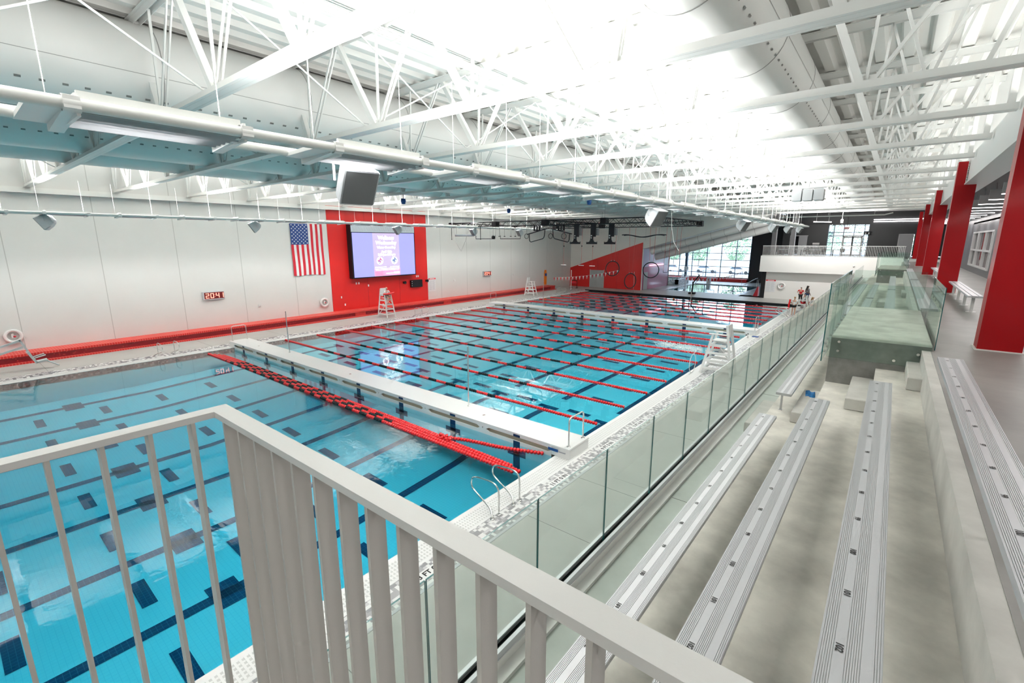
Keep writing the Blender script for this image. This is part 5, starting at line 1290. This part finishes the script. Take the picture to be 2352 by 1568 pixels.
for k, (x, y, h) in enumerate(((-10.5, 106, 13), (-4.5, 124, 14), (1.0, 104, 12))): tree(x, y, h, 'tree outside the upper entrance window, %s from the left' % ORD[k], 20 + k)
def building(x0, x1, y, h, mt, label):
    t = thing('distant_building', label, 'building', ((x0 + x1) / 2, y, -.25)); W_ = (x1 - x0) / 2; MB().box(-W_, W_, 0, 10, 0, h, mt).build('walls', t)
    for i in range(int(W_ * 2 / 3.2)):
        for j in range(int(h / 3.2)): MB().box(-W_ + 1 + i * 3.2, -W_ + 2.4 + i * 3.2, -.05, 0, 1.4 + j * 3.2, 2.9 + j * 3.2, 'car_glass').build('window', t)
building(-33, -12, 165, 22, 'brick_pale', 'pale tall building far behind the trees, right of the far window'); building(-75, -48, 170, 12, 'gutter', 'low pale building far behind the trees on the left')

# ================================================================== PEOPLE
def skin_mesh(name, J, E, mt, parent, lv=2, root=0):
    me = bpy.data.meshes.new(name); me.from_pydata([j[:3] for j in J], E, []); me.materials.append(MT[mt])
    o = bpy.data.objects.new(name, me); C.objects.link(o); o.parent = parent
    sk = o.modifiers.new('s', 'SKIN'); sk.use_smooth_shade = True; sk.branch_smoothing = .3
    d = me.skin_vertices[0].data
    for i, j in enumerate(J):
        r = j[3]; d[i].radius = (r, r) if not isinstance(r, tuple) else r
        d[i].use_root = (i == root)
    sb = o.modifiers.new('d', 'SUBSURF'); sb.levels = sb.render_levels = lv
    bpy.context.view_layer.update(); dg = bpy.context.evaluated_depsgraph_get()
    nm = bpy.data.meshes.new_from_object(o.evaluated_get(dg)); o.modifiers.clear(); o.data = nm
    if not nm.materials: nm.materials.append(MT[mt])
    return o
def person(loc, rz, pose, label, shirt, pants, hair, hair_style='short', h=1.72, skin='skin', legs='short', hold=None, sleeves=.5):
    """local frame: facing -Y, feet (or seat reference) at the origin plane"""
    t = thing('person', label, 'person', loc, rz); k = h / 1.75
    P = {k_: Vector(v) * k for k_, v in pose.items()}
    J = []; E = []; idx = {}
    def add(n, p, r, par=None):
        idx[n] = len(J); J.append((p[0], p[1], p[2], r * k)); 
        if par: E.append((idx[par], idx[n]))
    pel, ch, nk, hd = P['pelvis'], P['chest'], P['neck'], P['head']
    add('pelvis', pel, .135); add('waist', (pel + ch) / 2, .12, 'pelvis'); add('chest', ch, .145, 'waist'); add('neck', nk, .055, 'chest'); add('jaw', nk + (hd - nk) * .45, .062, 'neck'); add('head', hd, .098, 'jaw'); add('crown', hd + (hd - nk).normalized() * .075 * k, .07, 'head')
    fdir = P.get('face', Vector((0, -1, 0)) * k).normalized(); add('nose', hd + fdir * .115 * k - Vector((0, 0, .012)), .014, 'head')
    for s in ('l', 'r'):
        sx = -1 if s == 'l' else 1
        sh, el, wr = P['sh_' + s], P['el_' + s], P['wr_' + s]; hp, kn, an = P['hip_' + s], P['kn_' + s], P['an_' + s]
        add('sh' + s, sh, .062, 'chest'); add('el' + s, el, .042, 'sh' + s); add('wr' + s, wr, .028, 'el' + s)
        d = (wr - el).normalized(); side = d.cross(Vector((0, 0, 1)) if abs(d.z) < .9 else Vector((0, 1, 0))).normalized()
        pm = wr + d * .06 * k; add('palm' + s, pm, .030, 'wr' + s)
        for f in range(4):
            b = pm + d * .035 * k + side * (f - 1.5) * .021 * k; add('f%d%s' % (f, s), b, .010, 'palm' + s); ln_ = (.030, .036, .033, .024)[f]
            c_ = b + (d * .9 - Vector((0, 0, .35))) * ln_ * k; add('g%d%s' % (f, s), c_, .009, 'f%d%s' % (f, s)); add('h%d%s' % (f, s), c_ + (d * .5 - Vector((0, 0, .7))) * ln_ * .8 * k, .008, 'g%d%s' % (f, s))
        tb = wr + d * .03 * k + side * sx * .038 * k; add('t0' + s, tb, .012, 'palm' + s); add('t1' + s, tb + (d + side * sx * .6) * .035 * k, .010, 't0' + s)
        add('hip' + s, hp, .095, 'pelvis'); add('thi' + s, (hp + kn) / 2, .078, 'hip' + s); add('kn' + s, kn, .056, 'thi' + s); add('calf' + s, kn + (an - kn) * .35, .056, 'kn' + s); add('an' + s, an, .036, 'calf' + s)
        ft = P.get('toe_' + s, an + Vector((0, -.17, -.05)) * k); add('heel' + s, an + Vector((0, .03, -.045)) * k, .034, 'an' + s); add('toe' + s, ft, .030, 'an' + s)
    skin_mesh('body', J, E, skin, t, 1)
    # clothing shells
    SJ = [(*pel, .148 * k), (*((pel + ch) / 2), .135 * k), (*ch, .162 * k), (*(ch + (nk - ch) * .6), .085 * k)]; SE = [(0, 1), (1, 2), (2, 3)]
    for s in ('l', 'r'):
        sh, el, wr = P['sh_' + s], P['el_' + s], P['wr_' + s]; i = len(SJ); SJ += [(*sh, .076 * k), (*(sh + (el - sh) * min(1, sleeves * 1.4)), .062 * k)]; SE += [(2, i), (i, i + 1)]
    skin_mesh('shirt', SJ, SE, shirt, t, 1, root=1)
    LJ = [(*(pel + Vector((0, 0, .03 * k))), .155 * k)]; LE = []
    for s in ('l', 'r'):
        hp, kn, an = P['hip_' + s], P['kn_' + s], P['an_' + s]; i = len(LJ); LJ += [(*hp, .112 * k), (*((hp + kn) / 2), .096 * k)]; LE += [(0, i), (i, i + 1)]
        if legs == 'long': LJ += [(*kn, .075 * k), (*(an + Vector((0, 0, .03))), .060 * k)]; LE += [(i + 1, i + 2), (i + 2, i + 3)]
    skin_mesh('trousers' if legs == 'long' else 'shorts', LJ, LE, pants, t, 1)
    up = (hd - nk).normalized(); back = -fdir
    HJ = [(*(hd + up * .06 * k + back * .02 * k), .102 * k), (*(hd + back * .05 * k), .096 * k)]; HE = [(0, 1)]
    if hair_style == 'long': HJ += [(*(hd + back * .09 * k - up * .14 * k), .075 * k), (*(hd + back * .10 * k - up * .30 * k), .045 * k)]; HE += [(1, 2), (2, 3)]
    if hair_style == 'bun': HJ += [(*(hd + back * .12 * k + up * .05 * k), .045 * k)]; HE += [(1, 2)]
    skin_mesh('hair', HJ, HE, hair, t, 1)
    sd = fdir.cross(up).normalized()
    for q in (-1, 1): MB().lathe(hd + fdir * .092 * k + sd * q * .032 * k + up * .012 * k, [(0, -.008), (.009, 0), (0, .008)], 'eye', 8).build('eye', t)
    m = MB(); c_ = hd + fdir * .092 * k - up * .055 * k; m.beam(c_ - sd * .022 * k, c_ + sd * .022 * k, .012, .008, 'sign_red'); m.build('mouth', t)
    return t
STAND = dict(pelvis=(0, 0, .95), chest=(0, -.01, 1.30), neck=(0, 0, 1.50), head=(0, -.015, 1.64), sh_l=(-.19, 0, 1.42), sh_r=(.19, 0, 1.42), el_l=(-.25, .03, 1.14), el_r=(.25, .03, 1.14), wr_l=(-.24, -.10, .92), wr_r=(.24, -.10, .92),
             hip_l=(-.09, 0, .90), hip_r=(.09, 0, .90), kn_l=(-.10, -.03, .50), kn_r=(.10, -.02, .50), an_l=(-.11, .02, .09), an_r=(.11, .02, .09))
def pose(**kw): d = dict(STAND); d.update(kw); return d
SIT = dict(pelvis=(0, 0, .12), chest=(0, -.06, .46), neck=(0, -.08, .66), head=(0, -.10, .80), sh_l=(-.19, -.07, .58), sh_r=(.19, -.07, .58), el_l=(-.27, -.18, .32), el_r=(.27, -.18, .32), wr_l=(-.08, -.34, .26), wr_r=(.08, -.34, .26),
           hip_l=(-.10, -.04, .09), hip_r=(.10, -.04, .09), kn_l=(-.15, -.44, .10), kn_r=(.15, -.44, .10), an_l=(-.13, -.46, -.34), an_r=(.13, -.46, -.34))
def sit(**kw): d = dict(SIT); d.update(kw); return d
E_ = PI / 2
person((-32.75, 23.9, DZ + 1.62), E_, sit(), 'person seated in the tall white lifeguard chair, white t-shirt and black shorts', 'cloth_white', 'cloth_black', 'hair_blond', h=1.75)
t = thing('rescue_tube', 'dark red rescue tube across the lap of the guard in the left chair', 'rescue tube', (-32.38, 23.9, 1.98)); MB().path([(.05, -.55, .02), (0, -.2, .0), (0, .2, .0), (.08, .5, .06)], .07, 'float_red', 10).build('foam_tube', t)
person((-6.15, 46.2, DZ), PI * .98, pose(el_r=(.30, -.02, 1.15), wr_r=(.12, -.22, 1.05), el_l=(-.27, 0, 1.14), wr_l=(-.12, -.22, 1.0)), 'blond person standing with back turned, white guard t-shirt and black shorts', 'cloth_white', 'cloth_black', 'hair_blond', 'bun', 1.66)
t = thing('rescue_tube', 'red rescue tube hanging upright beside the blond person in black shorts', 'rescue tube', (-6.55, 46.25, .55)); MB().path([(0, 0, 0), (.0, .02, .4), (.05, .03, .85)], .075, 'float_red', 10).build('foam_tube', t)
person((-5.85, 48.8, DZ + .80), PI * .72, sit(), 'person with pale shirt seated in the low guard chair at the far right', 'cloth_white', 'cloth_red', 'hair_brown', 'short', 1.68)
person((-5.35, 50.2, .50), PI * .5, sit(), 'long-haired blond person seated with a red rescue tube, nearest the glass railing', 'cloth_white', 'cloth_red', 'hair_blond', 'long', 1.66)
t = thing('deck_stool', 'low white stool under the long-haired seated person', 'stool', (-5.35, 50.2, DZ)); MB().box(-.2, .2, -.2, .2, .42, .48, 'plastic_white', .01).build('seat', t)
for a in (-.16, .16):
    for b in (-.16, .16): MB().box(a - .02, a + .02, b - .02, b + .02, 0, .42, 'plastic_white').build('leg', t)
t = thing('rescue_tube', 'red rescue tube on the lap of the long-haired seated person', 'rescue tube', (-5.7, 50.2, .72)); MB().path([(0, -.5, 0), (0, 0, .0), (.1, .5, .05)], .07, 'float_red', 10).build('foam_tube', t)
person((-7.0, 56.0, DZ), PI * .92, pose(el_l=(-.34, .06, 1.20), wr_l=(-.17, -.10, 1.03), el_r=(.34, .06, 1.2), wr_r=(.17, -.10, 1.03)), 'person in a red shirt and black trousers with hands on hips, back turned', 'cloth_red', 'cloth_black', 'hair_brown', 'short', 1.68, legs='long')
person((-6.5, 56.6, DZ), PI * .75, pose(), 'tall person in a grey shirt and jeans with long black braids', 'cloth_grey', 'denim', 'hair_black', 'long', 1.84, 'skin_dark', legs='long')
# swimmer with orange cap and splash
t = thing('person', 'swimmer in an orange cap in the far pool section', 'person', (-18.3, 51.1, -.02)); skin_mesh('body', [(0, 0, -.02, .09), (0, .12, -.12, .06), (0, .35, -.22, .13), (-.22, .25, -.16, .05), (.22, .25, -.16, .05), (-.35, .0, -.12, .035), (.35, 0, -.12, .035), (0, .8, -.3, .12)], [(0, 1), (1, 2), (2, 3), (2, 4), (3, 5), (4, 6), (2, 7)], 'skin', t, 1, root=2)
MB().lathe((0, 0, 0), [(.10, -.02), (.12, .04), (.10, .12), (.05, .17), (0, .18)], 'orange', 14).build('swim_cap', t)
m = MB(); rnd = random.Random(5)
for k in range(900):
    f = rnd.random(); x = -10.6 + 2.4 * f + rnd.gauss(0, .25); y = 27.9 + rnd.gauss(0, .38) * (.5 + f); z = abs(rnd.gauss(0, .07)) * (1.3 - f); s_ = .012 + .028 * rnd.random()
    m.poly([(x - s_, y, z), (x, y - s_, z), (x + s_, y, z), (x, y + s_, z), (x, y, z + s_), (x, y, z - s_)], [(0, 1, 4), (1, 2, 4), (2, 3, 4), (3, 0, 4), (1, 0, 5), (2, 1, 5), (3, 2, 5), (0, 3, 5)], 'gutter')
tag(m.build('water_splash'), 'white foamy splash between two lane ropes near the right lifeguard chair', 'splash', None, 'stuff')
